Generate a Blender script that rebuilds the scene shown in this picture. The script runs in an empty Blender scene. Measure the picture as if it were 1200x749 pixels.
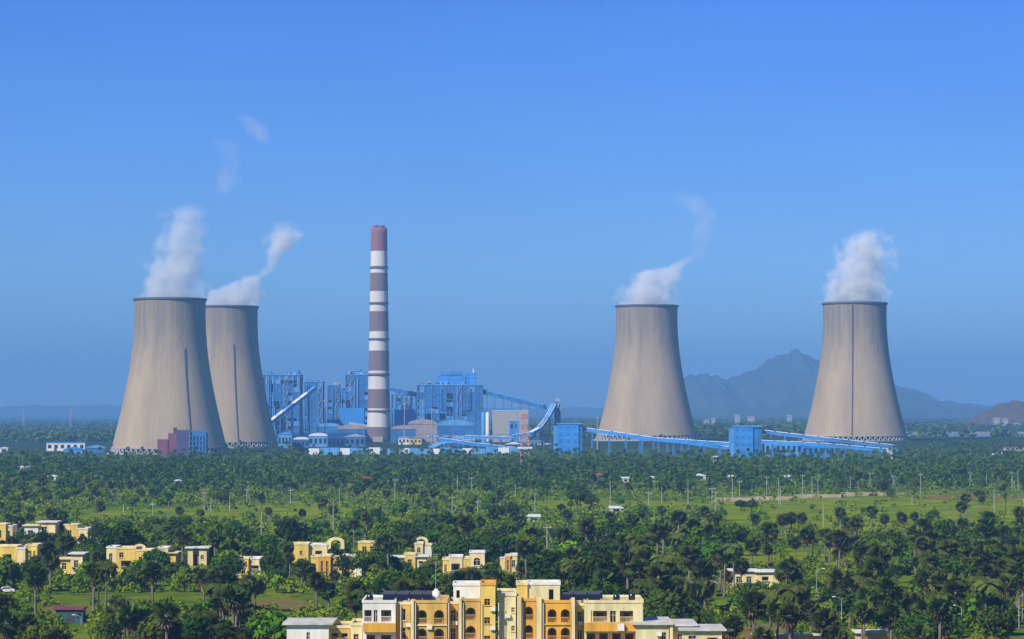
import bpy, bmesh, math, random
import numpy as np
from mathutils import Vector, Matrix
random.seed(7); RNG = np.random.default_rng(11)
S = bpy.context.scene; COL = S.collection
F = 3000.0; HZ = 482.0; CH = 44.0            # focal length in photo pixels, horizon row, eye height
PI = math.pi
def ss(a, b, t):
    t = np.clip((np.asarray(t, float) - a) / (b - a), 0, 1); return t * t * (3 - 2 * t)
def hgt(x, y):                               # terrain height
    r = ss(-350, 250, x)
    return float(10 * ss(2350, 2950, y) * r + 3.5 * ss(2600, 2950, y) * (1 - r))
def ux(u, Y): return (u - 600) / F * Y
def vz(v, Y): return CH - (v - HZ) / F * Y
def gy(v): return CH * F / (v - HZ)          # distance of flat ground seen at row v
def G(u, v): Y = gy(v); return (ux(u, Y), Y)

# ------------------------------------------------------------------ materials
def mat(name, col, rough=0.8, var=0.15, scale=0.5, bump=0.0, spec=0.3, metal=0.0, col2=None, stretch=(1, 1, 1), coords='Object', rnd=0.0, detail=4, bscale=None, sat=0):
    m = bpy.data.materials.new(name); m.use_nodes = True
    nt = m.node_tree; N = nt.nodes; L = nt.links; b = N['Principled BSDF']
    b.inputs['Roughness'].default_value = rough; b.inputs['Specular IOR Level'].default_value = spec; b.inputs['Metallic'].default_value = metal
    tc = N.new('ShaderNodeTexCoord'); mp = N.new('ShaderNodeMapping'); mp.inputs['Scale'].default_value = stretch
    if coords == 'World':
        g = N.new('ShaderNodeNewGeometry'); L.new(g.outputs['Position'], mp.inputs['Vector'])
    else: L.new(tc.outputs['Object'], mp.inputs['Vector'])
    nz = N.new('ShaderNodeTexNoise'); nz.inputs['Scale'].default_value = scale; nz.inputs['Detail'].default_value = detail; nz.inputs['Roughness'].default_value = 0.65
    L.new(mp.outputs[0], nz.inputs['Vector'])
    rp = N.new('ShaderNodeValToRGB'); e = rp.color_ramp.elements
    c2 = col2 or tuple(min(1, c * (1 + var)) for c in col); c1 = col if col2 else tuple(c * (1 - var) for c in col)
    e[0].position = 0.32; e[0].color = (*c1, 1); e[1].position = 0.68; e[1].color = (*c2, 1)
    L.new(nz.outputs['Fac'], rp.inputs[0]); out = rp.outputs[0]
    if rnd:
        oi = N.new('ShaderNodeObjectInfo'); hs = N.new('ShaderNodeHueSaturation')
        for inp, lo, hi, off in (('Hue', 0.5 - 0.035 * rnd, 0.5 + 0.03 * rnd, 0), ('Value', 1 - 0.35 * rnd, 1 + 0.45 * rnd, 1)):
            mr = N.new('ShaderNodeMapRange'); mr.inputs['To Min'].default_value = lo; mr.inputs['To Max'].default_value = hi
            if off:
                mm = N.new('ShaderNodeMath'); mm.operation = 'FRACT'; mu = N.new('ShaderNodeMath'); mu.operation = 'MULTIPLY'; mu.inputs[1].default_value = 7.31
                L.new(oi.outputs['Random'], mu.inputs[0]); L.new(mu.outputs[0], mm.inputs[0]); L.new(mm.outputs[0], mr.inputs[0])
            else: L.new(oi.outputs['Random'], mr.inputs[0])
            L.new(mr.outputs[0], hs.inputs[inp])
        L.new(out, hs.inputs['Color']); out = hs.outputs[0]
    L.new(out, b.inputs['Base Color'])
    if bump:
        bp = N.new('ShaderNodeBump'); bp.inputs['Strength'].default_value = bump; bp.inputs['Distance'].default_value = 0.2
        n2 = N.new('ShaderNodeTexNoise'); n2.inputs['Scale'].default_value = bscale or scale * 4; L.new(mp.outputs[0], n2.inputs['Vector'])
        L.new(n2.outputs['Fac'], bp.inputs['Height']); L.new(bp.outputs[0], b.inputs['Normal'])
    return m
def nodes_of(m): return m.node_tree.nodes, m.node_tree.links, m.node_tree.nodes['Principled BSDF']
def clad(name, col, pitch=1.2, var=0.2):      # ribbed sheet metal with weathering
    m = mat(name, col, 0.5, var, 0.06, spec=0.4, stretch=(1, 1, 0.5)); N, L, b = nodes_of(m)
    tc = N.new('ShaderNodeTexCoord'); w = N.new('ShaderNodeTexWave'); w.inputs['Scale'].default_value = 0.3 / pitch
    a = N.new('ShaderNodeMapping'); a.inputs['Rotation'].default_value = (0, 0, 0.785); L.new(tc.outputs['Object'], a.inputs[0]); L.new(a.outputs[0], w.inputs['Vector'])
    bp = N.new('ShaderNodeBump'); bp.inputs['Strength'].default_value = 0.5; bp.inputs['Distance'].default_value = 0.15
    L.new(w.outputs['Fac'], bp.inputs['Height']); L.new(bp.outputs[0], b.inputs['Normal']); return m

M = {}
M['yellow'] = mat('yellow plaster', (0.72, 0.50, 0.10), 0.85, 0.27, 0.55, 0.15, stretch=(1, 1, 0.22), detail=7)
M['cream'] = mat('cream plaster', (0.74, 0.59, 0.28), 0.85, 0.27, 0.55, 0.15, stretch=(1, 1, 0.22), detail=7)
M['orange'] = mat('orange plaster', (0.66, 0.33, 0.035), 0.85, 0.27, 0.55, 0.15, stretch=(1, 1, 0.22), detail=7)
M['ochre'] = mat('ochre plaster', (0.60, 0.36, 0.085), 0.85, 0.27, 0.55, 0.15, stretch=(1, 1, 0.22), detail=7)
M['white'] = mat('white paint', (0.70, 0.67, 0.58), 0.8, 0.18, 0.55, 0.1, stretch=(1, 1, 0.22))
M['pale'] = mat('pale green grey plaster', (0.62, 0.55, 0.28), 0.85, 0.27, 0.55, 0.15, stretch=(1, 1, 0.22), detail=7)
M['roof'] = mat('weathered roof screed', (0.52, 0.49, 0.42), 0.9, 0.3, 0.5, 0.2)
M['glass'] = mat('dark window glass', (0.02, 0.022, 0.025), 0.15, 0.3, 1.0, spec=0.5)
M['inside'] = mat('shade darkened plaster', (0.30, 0.19, 0.10), 0.9, 0.2, 0.5)  # balcony backs and recesses: wall plaster with the shade put into its colour
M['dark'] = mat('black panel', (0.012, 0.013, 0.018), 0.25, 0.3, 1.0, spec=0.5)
M['steel'] = mat('galvanised steel', (0.42, 0.43, 0.43), 0.5, 0.15, 1.0, metal=0.4)
M['rim'] = mat('weathered rim steel', (0.10, 0.10, 0.105), 0.7, 0.3, 0.3)
M['darksteel'] = mat('dark steel', (0.05, 0.055, 0.07), 0.6, 0.2, 0.5)
M['blue'] = clad('blue cladding', (0.025, 0.23, 0.68))
M['blue2'] = clad('deep blue cladding', (0.03, 0.15, 0.40), 2.0, 0.4)
M['blue3'] = clad('pale blue cladding', (0.10, 0.31, 0.62), 2.0, 0.3)
M['bframe'] = mat('blue painted steel', (0.05, 0.19, 0.45), 0.6, 0.25, 0.2)
M['silver'] = clad('white sheeting', (0.72, 0.74, 0.76), 1.5, 0.12)
M['tan'] = clad('tan sheet roof', (0.34, 0.28, 0.26), 1.5, 0.25)
M['mauve'] = mat('brick red block', (0.20, 0.055, 0.075), 0.85, 0.25, 0.1)
M['conc'] = mat('grey concrete', (0.36, 0.34, 0.30), 0.9, 0.2, 0.4, 0.15)
M['post'] = mat('pale concrete post', (0.33, 0.33, 0.27), 0.85, 0.15, 0.8)
M['redpaint'] = mat('red paint', (0.42, 0.07, 0.05), 0.6, 0.2, 0.5)
M['teal'] = mat('teal sheet', (0.035, 0.10, 0.11), 0.6, 0.2, 0.4)
M['bark'] = mat('bark', (0.10, 0.075, 0.05), 0.95, 0.35, 1.5, 0.3)
M['palebark'] = mat('pale palm bark', (0.17, 0.135, 0.10), 0.95, 0.3, 1.5, 0.3)
M['dry'] = mat('dry frond', (0.11, 0.072, 0.032), 0.9, 0.4, 0.9, rnd=0.6, spec=0.05)
M['carwhite'] = mat('white car paint', (0.75, 0.76, 0.77), 0.25, 0.03, 1.0, spec=0.6)
M['rubber'] = mat('rubber', (0.02, 0.02, 0.02), 0.9, 0.1, 1.0)
M['soil'] = mat('orange soil', (0.24, 0.13, 0.04), 0.95, 0.3, 0.12, 0.3, col2=(0.11, 0.13, 0.03), coords='World', spec=0)
M['dirt'] = mat('pale dirt', (0.40, 0.31, 0.20), 0.95, 0.25, 0.12, 0.3, coords='World', spec=0)
M['asphalt'] = mat('asphalt', (0.05, 0.05, 0.052), 0.9, 0.2, 0.4, coords='World')

def leafmat(name, c1, c2, scale=0.55, rnd=1.0, coords='Object'):
    m = mat(name, c1, 0.75, 0.3, scale, col2=c2, rnd=rnd, coords=coords, detail=3, spec=0.0)
    N, L, b = nodes_of(m)
    tr = N.new('ShaderNodeBsdfTranslucent'); mx = N.new('ShaderNodeMixShader'); mx.inputs[0].default_value = 0.18
    src = b.inputs['Base Color'].links[0].from_socket; L.new(src, tr.inputs[0])
    o = N['Material Output']; L.new(b.outputs[0], mx.inputs[1]); L.new(tr.outputs[0], mx.inputs[2]); L.new(mx.outputs[0], o.inputs['Surface']); return m
M['leaf'] = leafmat('tree leaf', (0.034, 0.08, 0.005), (0.11, 0.19, 0.010))
M['leaf2'] = leafmat('dark leaf', (0.02, 0.046, 0.008), (0.055, 0.10, 0.012))
M['leaf3'] = leafmat('bright leaf', (0.08, 0.15, 0.006), (0.20, 0.30, 0.010))
M['palmleaf'] = leafmat('palm leaf', (0.036, 0.060, 0.012), (0.115, 0.14, 0.03), 0.9)
M['wood'] = leafmat('far wood leaf', (0.026, 0.066, 0.005), (0.115, 0.185, 0.009), 0.06, 0, 'World')
M['scrub'] = leafmat('scrub leaf', (0.055, 0.115, 0.004), (0.25, 0.32, 0.008), 0.05, 0, 'World')
M['meadow'] = mat('meadow grass', (0.055, 0.125, 0.003), 0.9, 0.3, 0.05, 0.6, col2=(0.25, 0.28, 0.006), coords='World', detail=8, bscale=1.2, spec=0)
M['meadow2'] = mat('short grass', (0.04, 0.10, 0.005), 0.9, 0.3, 0.08, 0.6, col2=(0.17, 0.20, 0.012), coords='World', detail=8, bscale=1.5, spec=0)

# ------------------------------------------------------------------ mesh helpers
def link(o, parent=None):
    COL.objects.link(o)
    if parent is not None: o.parent = parent
    return o
def tag(o, label=None, cat=None, group=None, kind=None):
    for k, v in (('label', label), ('category', cat), ('group', group), ('kind', kind)):
        if v: o[k] = v
    return o
def thing(name, label, cat, loc=(0, 0, 0), rz=0, group=None):
    o = bpy.data.objects.new(name, None); o.empty_display_size = 0.5
    o.location = loc; o.rotation_euler = (0, 0, rz); link(o); return tag(o, label, cat, group)
def npmesh(name, V, Q, m, smooth=False):
    me = bpy.data.meshes.new(name); V = np.asarray(V, np.float32).reshape(-1, 3); Q = np.asarray(Q, np.int32); k = Q.shape[1]
    me.vertices.add(len(V)); me.vertices.foreach_set('co', V.ravel())
    me.loops.add(Q.size); me.loops.foreach_set('vertex_index', Q.ravel())
    me.polygons.add(len(Q)); me.polygons.foreach_set('loop_start', np.arange(0, Q.size, k, dtype=np.int32))
    me.update(calc_edges=True); me.validate()
    if smooth: me.polygons.foreach_set('use_smooth', np.ones(len(Q), bool))
    me.materials.append(m); return me
class MB:
    def __init__(s): s.v = []; s.f = []; s.mi = []; s.cur = 0
    def add(s, vs, fs):
        n = len(s.v); s.v += [tuple(v) for v in vs]; s.f += [tuple(i + n for i in f) for f in fs]; s.mi += [s.cur] * len(fs); return s
    def box(s, x0, x1, y0, y1, z0, z1):
        return s.add([(x0, y0, z0), (x1, y0, z0), (x1, y1, z0), (x0, y1, z0), (x0, y0, z1), (x1, y0, z1), (x1, y1, z1), (x0, y1, z1)],
                     [(3, 2, 1, 0), (4, 5, 6, 7), (0, 1, 5, 4), (1, 2, 6, 5), (2, 3, 7, 6), (3, 0, 4, 7)])
    def bar(s, a, b, w, h=None):
        a = Vector(a); b = Vector(b); h = h or w; d = (b - a).normalized()
        up = Vector((0, 0, 1)) if abs(d.z) < 0.95 else Vector((0, 1, 0))
        x = d.cross(up).normalized() * w / 2; y = x.cross(d).normalized() * h / 2
        vs = [p + i * x + j * y for p in (a, b) for i, j in ((-1, -1), (1, -1), (1, 1), (-1, 1))]
        return s.add(vs, [(3, 2, 1, 0), (4, 5, 6, 7), (0, 1, 5, 4), (1, 2, 6, 5), (2, 3, 7, 6), (3, 0, 4, 7)])
    def tube(s, pts, rads, n=8, cap=True):
        vs = []; fs = []
        for i, (p, r) in enumerate(zip(pts, rads)):
            p = Vector(p); d = (Vector(pts[min(i + 1, len(pts) - 1)]) - Vector(pts[max(i - 1, 0)])).normalized()
            up = Vector((0, 1, 0)) if abs(d.y) < 0.9 else Vector((1, 0, 0))
            x = d.cross(up).normalized(); y = d.cross(x)
            vs += [p + r * (math.cos(2 * PI * k / n) * x + math.sin(2 * PI * k / n) * y) for k in range(n)]
        for i in range(len(pts) - 1):
            for k in range(n): a = i * n + k; b = i * n + (k + 1) % n; fs.append((a, a + n, b + n, b))
        if cap: fs += [tuple(range(n)), tuple(range((len(pts) - 1) * n, len(pts) * n))[::-1]]
        return s.add(vs, fs)
    def lathe(s, prof, n=48, cx=0, cy=0):
        vs = [(cx + r * math.cos(2 * PI * k / n), cy + r * math.sin(2 * PI * k / n), z) for r, z in prof for k in range(n)]
        fs = [(i * n + k, i * n + (k + 1) % n, (i + 1) * n + (k + 1) % n, (i + 1) * n + k) for i in range(len(prof) - 1) for k in range(n)]
        return s.add(vs, fs)
    def prism(s, poly, y0, y1):               # polygon in x,z extruded along y
        n = len(poly); vs = [(x, y0, z) for x, z in poly] + [(x, y1, z) for x, z in poly]
        return s.add(vs, [tuple(range(n)), tuple(range(2 * n - 1, n - 1, -1))] + [(i + n, (i + 1) % n + n, (i + 1) % n, i) for i in range(n)])
    def mesh(s, name, mats, smooth=False):
        me = bpy.data.meshes.new(name); me.from_pydata(s.v, [], s.f)
        for m in (mats if isinstance(mats, (list, tuple)) else [mats]): me.materials.append(m)
        me.polygons.foreach_set('material_index', s.mi)
        if smooth: me.polygons.foreach_set('use_smooth', [True] * len(s.f))
        me.update(); return me
    def build(s, name, mats, parent=None, smooth=False):
        return link(bpy.data.objects.new(name, s.mesh(name, mats, smooth)), parent)
ORD = 'leftmost second third fourth fifth sixth seventh eighth ninth tenth eleventh twelfth thirteenth fourteenth fifteenth sixteenth seventeenth eighteenth nineteenth twentieth'.split()
def copy_tree(o, parent=None):
    c = o.copy(); COL.objects.link(c); c.parent = parent
    for ch in o.children: copy_tree(ch, c)
    return c

# ------------------------------------------------------------------ world, sun, camera
SUN_EL, SUN_AZ = 40, -40                      # azimuth: degrees left of straight behind the camera
W = bpy.data.worlds.new('World'); S.world = W; W.use_nodes = True; N = W.node_tree.nodes; L = W.node_tree.links
sun_dir = Vector((math.sin(math.radians(SUN_AZ)) * math.cos(math.radians(SUN_EL)), -math.cos(math.radians(SUN_AZ)) * math.cos(math.radians(SUN_EL)), math.sin(math.radians(SUN_EL))))
sky = N.new('ShaderNodeTexSky'); sky.sky_type = 'NISHITA'; sky.sun_disc = False; sky.sun_elevation = math.radians(SUN_EL)
sky.sun_rotation = math.atan2(sun_dir.x, sun_dir.y); sky.altitude = 0; sky.air_density = 1.0; sky.dust_density = 0.3; sky.ozone_density = 3.0
hs = N.new('ShaderNodeHueSaturation'); hs.inputs['Saturation'].default_value = 1.35; hs.inputs['Hue'].default_value = 0.515
mu = N.new('ShaderNodeMix'); mu.data_type = 'RGBA'; mu.blend_type = 'MULTIPLY'; mu.inputs['Factor'].default_value = 1.0; mu.inputs['B'].default_value = (0.41, 0.635, 1.12, 1)
SKY_TINT = mu
ge = N.new('ShaderNodeTexCoord'); mpw = N.new('ShaderNodeMapping'); mpw.inputs['Scale'].default_value = (5, 5, 14); nw = N.new('ShaderNodeTexNoise'); nw.inputs['Scale'].default_value = 1.0; nw.inputs['Detail'].default_value = 4; nw.inputs['Roughness'].default_value = .5
L.new(ge.outputs['Generated'], mpw.inputs[0]); L.new(mpw.outputs[0], nw.inputs['Vector']); mrw = N.new('ShaderNodeMapRange'); mrw.inputs['To Min'].default_value = 0.88; mrw.inputs['To Max'].default_value = 1.12; L.new(nw.outputs['Fac'], mrw.inputs['Value'])
vmw = N.new('ShaderNodeVectorMath'); vmw.operation = 'SCALE'; L.new(mrw.outputs[0], vmw.inputs['Scale'])     # thin uneven veil high in the sky
bg = N['Background']; bg.inputs['Strength'].default_value = 0.10
L.new(sky.outputs[0], hs.inputs['Color']); L.new(hs.outputs[0], mu.inputs['A']); L.new(mu.outputs['Result'], vmw.inputs[0]); L.new(vmw.outputs[0], bg.inputs['Color'])
sl = bpy.data.lights.new('sun', 'SUN'); sl.energy = 5.0; sl.angle = math.radians(0.5); sl.color = (1.0, 0.94, 0.82)
so = link(bpy.data.objects.new('sun', sl)); so.rotation_euler = (-sun_dir).to_track_quat('-Z', 'Y').to_euler(); so.location = (-400, -300, 600)
cd = bpy.data.cameras.new('camera'); cam = link(bpy.data.objects.new('camera', cd)); S.camera = cam
cd.lens = 90; cd.sensor_width = 36; cd.clip_start = 1; cd.clip_end = 60000
cam.location = (0, 0, CH); cam.rotation_euler = (PI / 2 + math.atan((HZ - 374.5) / F), 0, 0)
S.view_settings.view_transform = 'Standard'; S.view_settings.look = 'None'; S.view_settings.exposure = 0.25; S.view_settings.gamma = 1.0
S.render.engine = 'CYCLES'; cy = S.cycles; cy.use_denoising = True
try: cy.denoiser = 'OPENIMAGEDENOISE'
except Exception: pass
cy.max_bounces = 5; cy.diffuse_bounces = 2; cy.glossy_bounces = 2; cy.transmission_bounces = 2; cy.volume_bounces = 2; cy.transparent_max_bounces = 4
cy.volume_step_rate = 1.0; cy.volume_max_steps = 256; cy.caustics_reflective = False; cy.caustics_refractive = False

# ------------------------------------------------------------------ ground
ys = np.concatenate([[-60, 100, 300], np.arange(400, 2300, 120), np.arange(2300, 3400, 40), np.linspace(3400, 18900, 40)])
xs = np.concatenate([np.linspace(-5000, -900, 14), np.arange(-850, 851, 50), np.linspace(900, 5000, 14)])
XX, YY = np.meshgrid(xs, ys); r_ = ss(-350, 250, XX); ZZ = 10 * ss(2350, 2950, YY) * r_ + 3.5 * ss(2600, 2950, YY) * (1 - r_)
nx = len(xs); q = np.array([(j * nx + i, j * nx + i + 1, (j + 1) * nx + i + 1, (j + 1) * nx + i) for j in range(len(ys) - 1) for i in range(nx - 1)])
gm = mat('ground cover', (0.045, 0.10, 0.007), 0.95, 0.3, 0.02, 0.6, col2=(0.16, 0.22, 0.014), coords='World', detail=10, bscale=0.8, spec=0)
N, L, b = nodes_of(gm); g9 = N.new('ShaderNodeNewGeometry'); s9 = N.new('ShaderNodeSeparateXYZ'); L.new(g9.outputs['Position'], s9.inputs[0]); r9 = N.new('ShaderNodeMapRange'); r9.inputs['From Min'].default_value = 2350; r9.inputs['From Max'].default_value = 2750; L.new(s9.outputs[1], r9.inputs['Value'])
x9 = N.new('ShaderNodeMix'); x9.data_type = 'RGBA'; L.new(r9.outputs[0], x9.inputs['Factor']); L.new(b.inputs['Base Color'].links[0].from_socket, x9.inputs['A']); x9.inputs['B'].default_value = (0.03, 0.055, 0.018, 1); L.new(x9.outputs['Result'], b.inputs['Base Color'])
tag(link(bpy.data.objects.new('ground', npmesh('ground', np.stack([XX, YY, ZZ], -1), q, gm))), kind='structure')
def sheet(name, pix, m, z=0.03, wob=0.0, kind='structure', sub=6):
    pts = []
    for i in range(len(pix)):
        a = pix[i]; b = pix[(i + 1) % len(pix)]
        for k in range(sub): t = k / sub; pts.append((a[0] + (b[0] - a[0]) * t + random.uniform(-wob, wob), a[1] + (b[1] - a[1]) * t + random.uniform(-wob, wob) * 0.12))
    w = [(*G(u, v), z) for u, v in pts]
    bm = bmesh.new(); vs = [bm.verts.new(p) for p in w]; es = [bm.edges.new((vs[i], vs[(i + 1) % len(vs)])) for i in range(len(vs))]
    bmesh.ops.triangle_fill(bm, edges=es, use_beauty=True, use_dissolve=False, normal=(0, 0, 1))
    me = bpy.data.meshes.new(name); bm.to_mesh(me); bm.free(); me.materials.append(m)
    return tag(link(bpy.data.objects.new(name, me)), kind=kind)
sheet('meadow', [(845, 587), (1000, 583), (1215, 579), (1215, 622), (1130, 626), (1000, 622), (900, 618), (840, 608)], M['meadow'], 0.03, 8)
sheet('meadow', [(88, 603), (150, 597), (280, 590), (420, 586), (470, 592), (420, 604), (330, 612), (200, 611), (100, 611)], M['meadow'], 0.03, 8)
sheet('meadow', [(610, 586), (690, 583), (830, 590), (820, 604), (700, 600), (620, 597)], M['meadow'], 0.03, 8)
sheet('meadow', [(640, 628), (760, 618), (900, 640), (1010, 655), (960, 664), (850, 656), (700, 640)], M['meadow'], 0.03, 8)
sheet('grass_strip', [(30, 703), (120, 694), (260, 692), (400, 688), (420, 700), (380, 722), (250, 712), (120, 712), (40, 716)], M['meadow2'], 0.03, 6)
sheet('soil_patch', [(295, 705), (330, 701), (368, 704), (366, 716), (330, 719), (298, 714)], M['soil'], 0.06, 3)
sheet('soil_patch', [(40, 712), (75, 709), (118, 713), (120, 722), (80, 724), (45, 720)], M['soil'], 0.06, 3)
sheet('soil_patch', [(1075, 582), (1120, 579), (1215, 579.5), (1215, 585), (1150, 586), (1090, 586)], M['soil'], 0.06, 5)
sheet('soil_patch', [(1080, 612), (1130, 616), (1120, 626), (1088, 626)], M['soil'], 0.06, 3)
sheet('dirt_patch', [(835, 735), (880, 728), (930, 736), (930, 752), (850, 760)], M['soil'], 0.06, 3)
sheet('dirt_track', [(830, 588.9), (1060, 579), (1060, 578.2), (830, 588.1)], M['dirt'], 0.06, 0.3, sub=10)
sheet('dirt_patch', [(395, 562), (450, 559), (455, 563), (400, 565)], M['dirt'], 0.06, 2)
sheet('dirt_patch', [(880, 664), (915, 662), (930, 668), (890, 670)], M['soil'], 0.06, 2)

# ------------------------------------------------------------------ hills and far things
def ridge(name, prof, Y, depth, m, base=10, nz=1.0, seed=0, nxs=260, nys=40):
    rg = np.random.default_rng(seed); us = np.linspace(prof[0][0], prof[-1][0], nxs)
    top = np.interp(us, [p[0] for p in prof], [p[1] for p in prof]); H = CH - (top - HZ) / F * Y
    k = np.ones(5) / 5; H = np.convolve(np.pad(H, 2, 'edge'), k, 'valid')
    from mathutils import noise as mn
    H = H + np.array([nz * 26 * Y / 9000 * (mn.fractal(Vector((u * .035, seed * 3.3, 0)), 0.8, 2.1, 6)) for u in us])
    V = []; ph = rg.uniform(0, 6, 8)
    for j in range(nys):
        t = j / (nys - 1) * 2 - 1; yy = Y + t * depth
        w = max(0, 1 - abs(t)) ** 1.2
        sp = np.sin(us * 0.09 + ph[0] + t * 5) * 0.5 + np.sin(us * 0.2 + ph[1] - t * 7) * 0.3
        rn = np.array([mn.ridged_multi_fractal(Vector((u * .03, t * 2.2, seed)), 0.9, 2.1, 6, 1.0, 2.0) for u in us]) - 1.0
        z = base + (H - base) * w * (1 + 0.25 * nz * sp * (1 - w) + .22 * nz * rn * (1 - w * .8)) - 3 * (w == 0)
        for i, u in enumerate(us): V.append((ux(u, Y), yy, z[i]))
    qd = [(j * nxs + i, j * nxs + i + 1, (j + 1) * nxs + i + 1, (j + 1) * nxs + i) for j in range(nys - 1) for i in range(nxs - 1)]
    return tag(link(bpy.data.objects.new(name, npmesh(name, V, qd, m, True))), kind='structure')
hm = mat('hill scrub', (0.03, 0.06, 0.02), 0.95, 0.3, 0.004, 0.8, col2=(0.10, 0.11, 0.05), coords='World', detail=10, bscale=0.03, spec=0)
hm2 = mat('quarried hill', (0.15, 0.08, 0.05), 0.95, 0.3, 0.008, 0.8, col2=(0.05, 0.065, 0.025), coords='World', detail=10, bscale=0.03, spec=0)
ridge('hills', [(740, 478), (780, 462), (800, 447), (812, 440), (826, 437), (840, 444), (860, 443), (880, 434), (900, 421), (915, 413), (930, 410), (945, 413), (965, 424), (985, 433), (1010, 440), (1045, 448), (1062, 459), (1085, 468), (1130, 474), (1200, 479), (1260, 482)], 11500, 1900, hm, 10, 1.0, 3)
ridge('hills', [(-120, 477), (0, 476), (90, 475), (200, 477), (330, 478), (480, 478), (620, 477), (700, 477), (820, 478), (1000, 477), (1150, 475), (1320, 474)], 17000, 1500, hm, 10, 0.25, 5)
ridge('hills', [(1110, 499), (1135, 492), (1155, 483), (1172, 476), (1190, 472), (1215, 470), (1260, 470), (1300, 480)], 5200, 420, hm2, 10, 0.6, 9, 90)
# water beyond the right tower
wm = mat('reservoir water', (0.06, 0.09, 0.10), 0.12, 0.2, 0.01, 0.05, coords='World', spec=0.5)
def flat(name, x0, x1, y0, y1, z, m):
    return tag(MB().add([(x0, y0, z), (x1, y0, z), (x1, y1, z), (x0, y1, z)], [(0, 1, 2, 3)]).build(name, m), kind='structure')
flat('water', ux(1010, 3700), ux(1300, 3700), 3420, 3700, 10.1, wm)
flat('ash_bank', ux(1010, 4000), ux(1330, 4000), 3704, 4250, 10.1, mat('pale ash', (0.22, 0.24, 0.20), 0.95, 0.2, 0.01, coords='World'))

# ------------------------------------------------------------------ cooling towers
cm = mat('tower concrete', (0.405, 0.305, 0.18), 0.9, 0.22, 0.02, stretch=(1, 1, 0.25)); N, L, b = nodes_of(cm)
tc = N.new('ShaderNodeTexCoord'); sp = N.new('ShaderNodeSeparateXYZ'); L.new(tc.outputs['Object'], sp.inputs[0])
at_ = N.new('ShaderNodeMath'); at_.operation = 'ARCTAN2'; L.new(sp.outputs[0], at_.inputs[0]); L.new(sp.outputs[1], at_.inputs[1])
cb = N.new('ShaderNodeCombineXYZ'); L.new(at_.outputs[0], cb.inputs[0]); L.new(sp.outputs[2], cb.inputs[2])
def nmap(scale, vec, detail=6):
    mp = N.new('ShaderNodeMapping'); mp.inputs['Scale'].default_value = scale; L.new(vec, mp.inputs[0])
    nz = N.new('ShaderNodeTexNoise'); nz.inputs['Scale'].default_value = 1; nz.inputs['Detail'].default_value = detail; nz.inputs['Roughness'].default_value = 0.7; L.new(mp.outputs[0], nz.inputs[0]); return nz.outputs['Fac']
streak = nmap((22, 1, 0.012), cb.outputs[0]); patch = nmap((3.0, 1, 0.03), cb.outputs[0])
def mnode(op, a, b2=None, clamp=False):
    m_ = N.new('ShaderNodeMath'); m_.operation = op; m_.use_clamp = clamp
    for i, x in enumerate((a, b2)):
        if x is None: continue
        if isinstance(x, (int, float)): m_.inputs[i].default_value = x
        else: L.new(x, m_.inputs[i])
    return m_.outputs[0]
zf = mnode('DIVIDE', sp.outputs[2], 160.0)
# weather stain climbing down from the rim, with an uneven lower edge
st = mnode('MULTIPLY', mnode('ADD', mnode('SUBTRACT', zf, 0.52), mnode('MULTIPLY', mnode('SUBTRACT', patch, 0.5), 0.8)), 3.0, True)
run = nmap((9, 1, 0.006), cb.outputs[0]); st = mnode('MULTIPLY', st, mnode('ADD', mnode('MULTIPLY', mnode('SUBTRACT', run, 0.3), 2.2), mnode('MULTIPLY', streak, 0.35), True), True)
lift = mnode('LESS_THAN', mnode('FRACT', mnode('DIVIDE', sp.outputs[2], 3.2)), 0.12)
rib = mnode('LESS_THAN', mnode('FRACT', mnode('MULTIPLY', at_.outputs[0], 80 / (2 * PI))), 0.14)
grid = mnode('MULTIPLY', mnode('MAXIMUM', lift, rib), mnode('ADD', mnode('MULTIPLY', patch, 0.32), 0.05))
dk = mnode('ADD', mnode('MULTIPLY', st, 0.7), grid)
dk = mnode('ADD', dk, mnode('MULTIPLY', mnode('SUBTRACT', streak, 0.42), 0.4), True)
mx = N.new('ShaderNodeMix'); mx.data_type = 'RGBA'; L.new(dk, mx.inputs['Factor'])
L.new(b.inputs['Base Color'].links[0].from_socket, mx.inputs['A']); mx.inputs['B'].default_value = (0.125, 0.125, 0.13, 1); L.new(mx.outputs['Result'], b.inputs['Base Color'])
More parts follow.
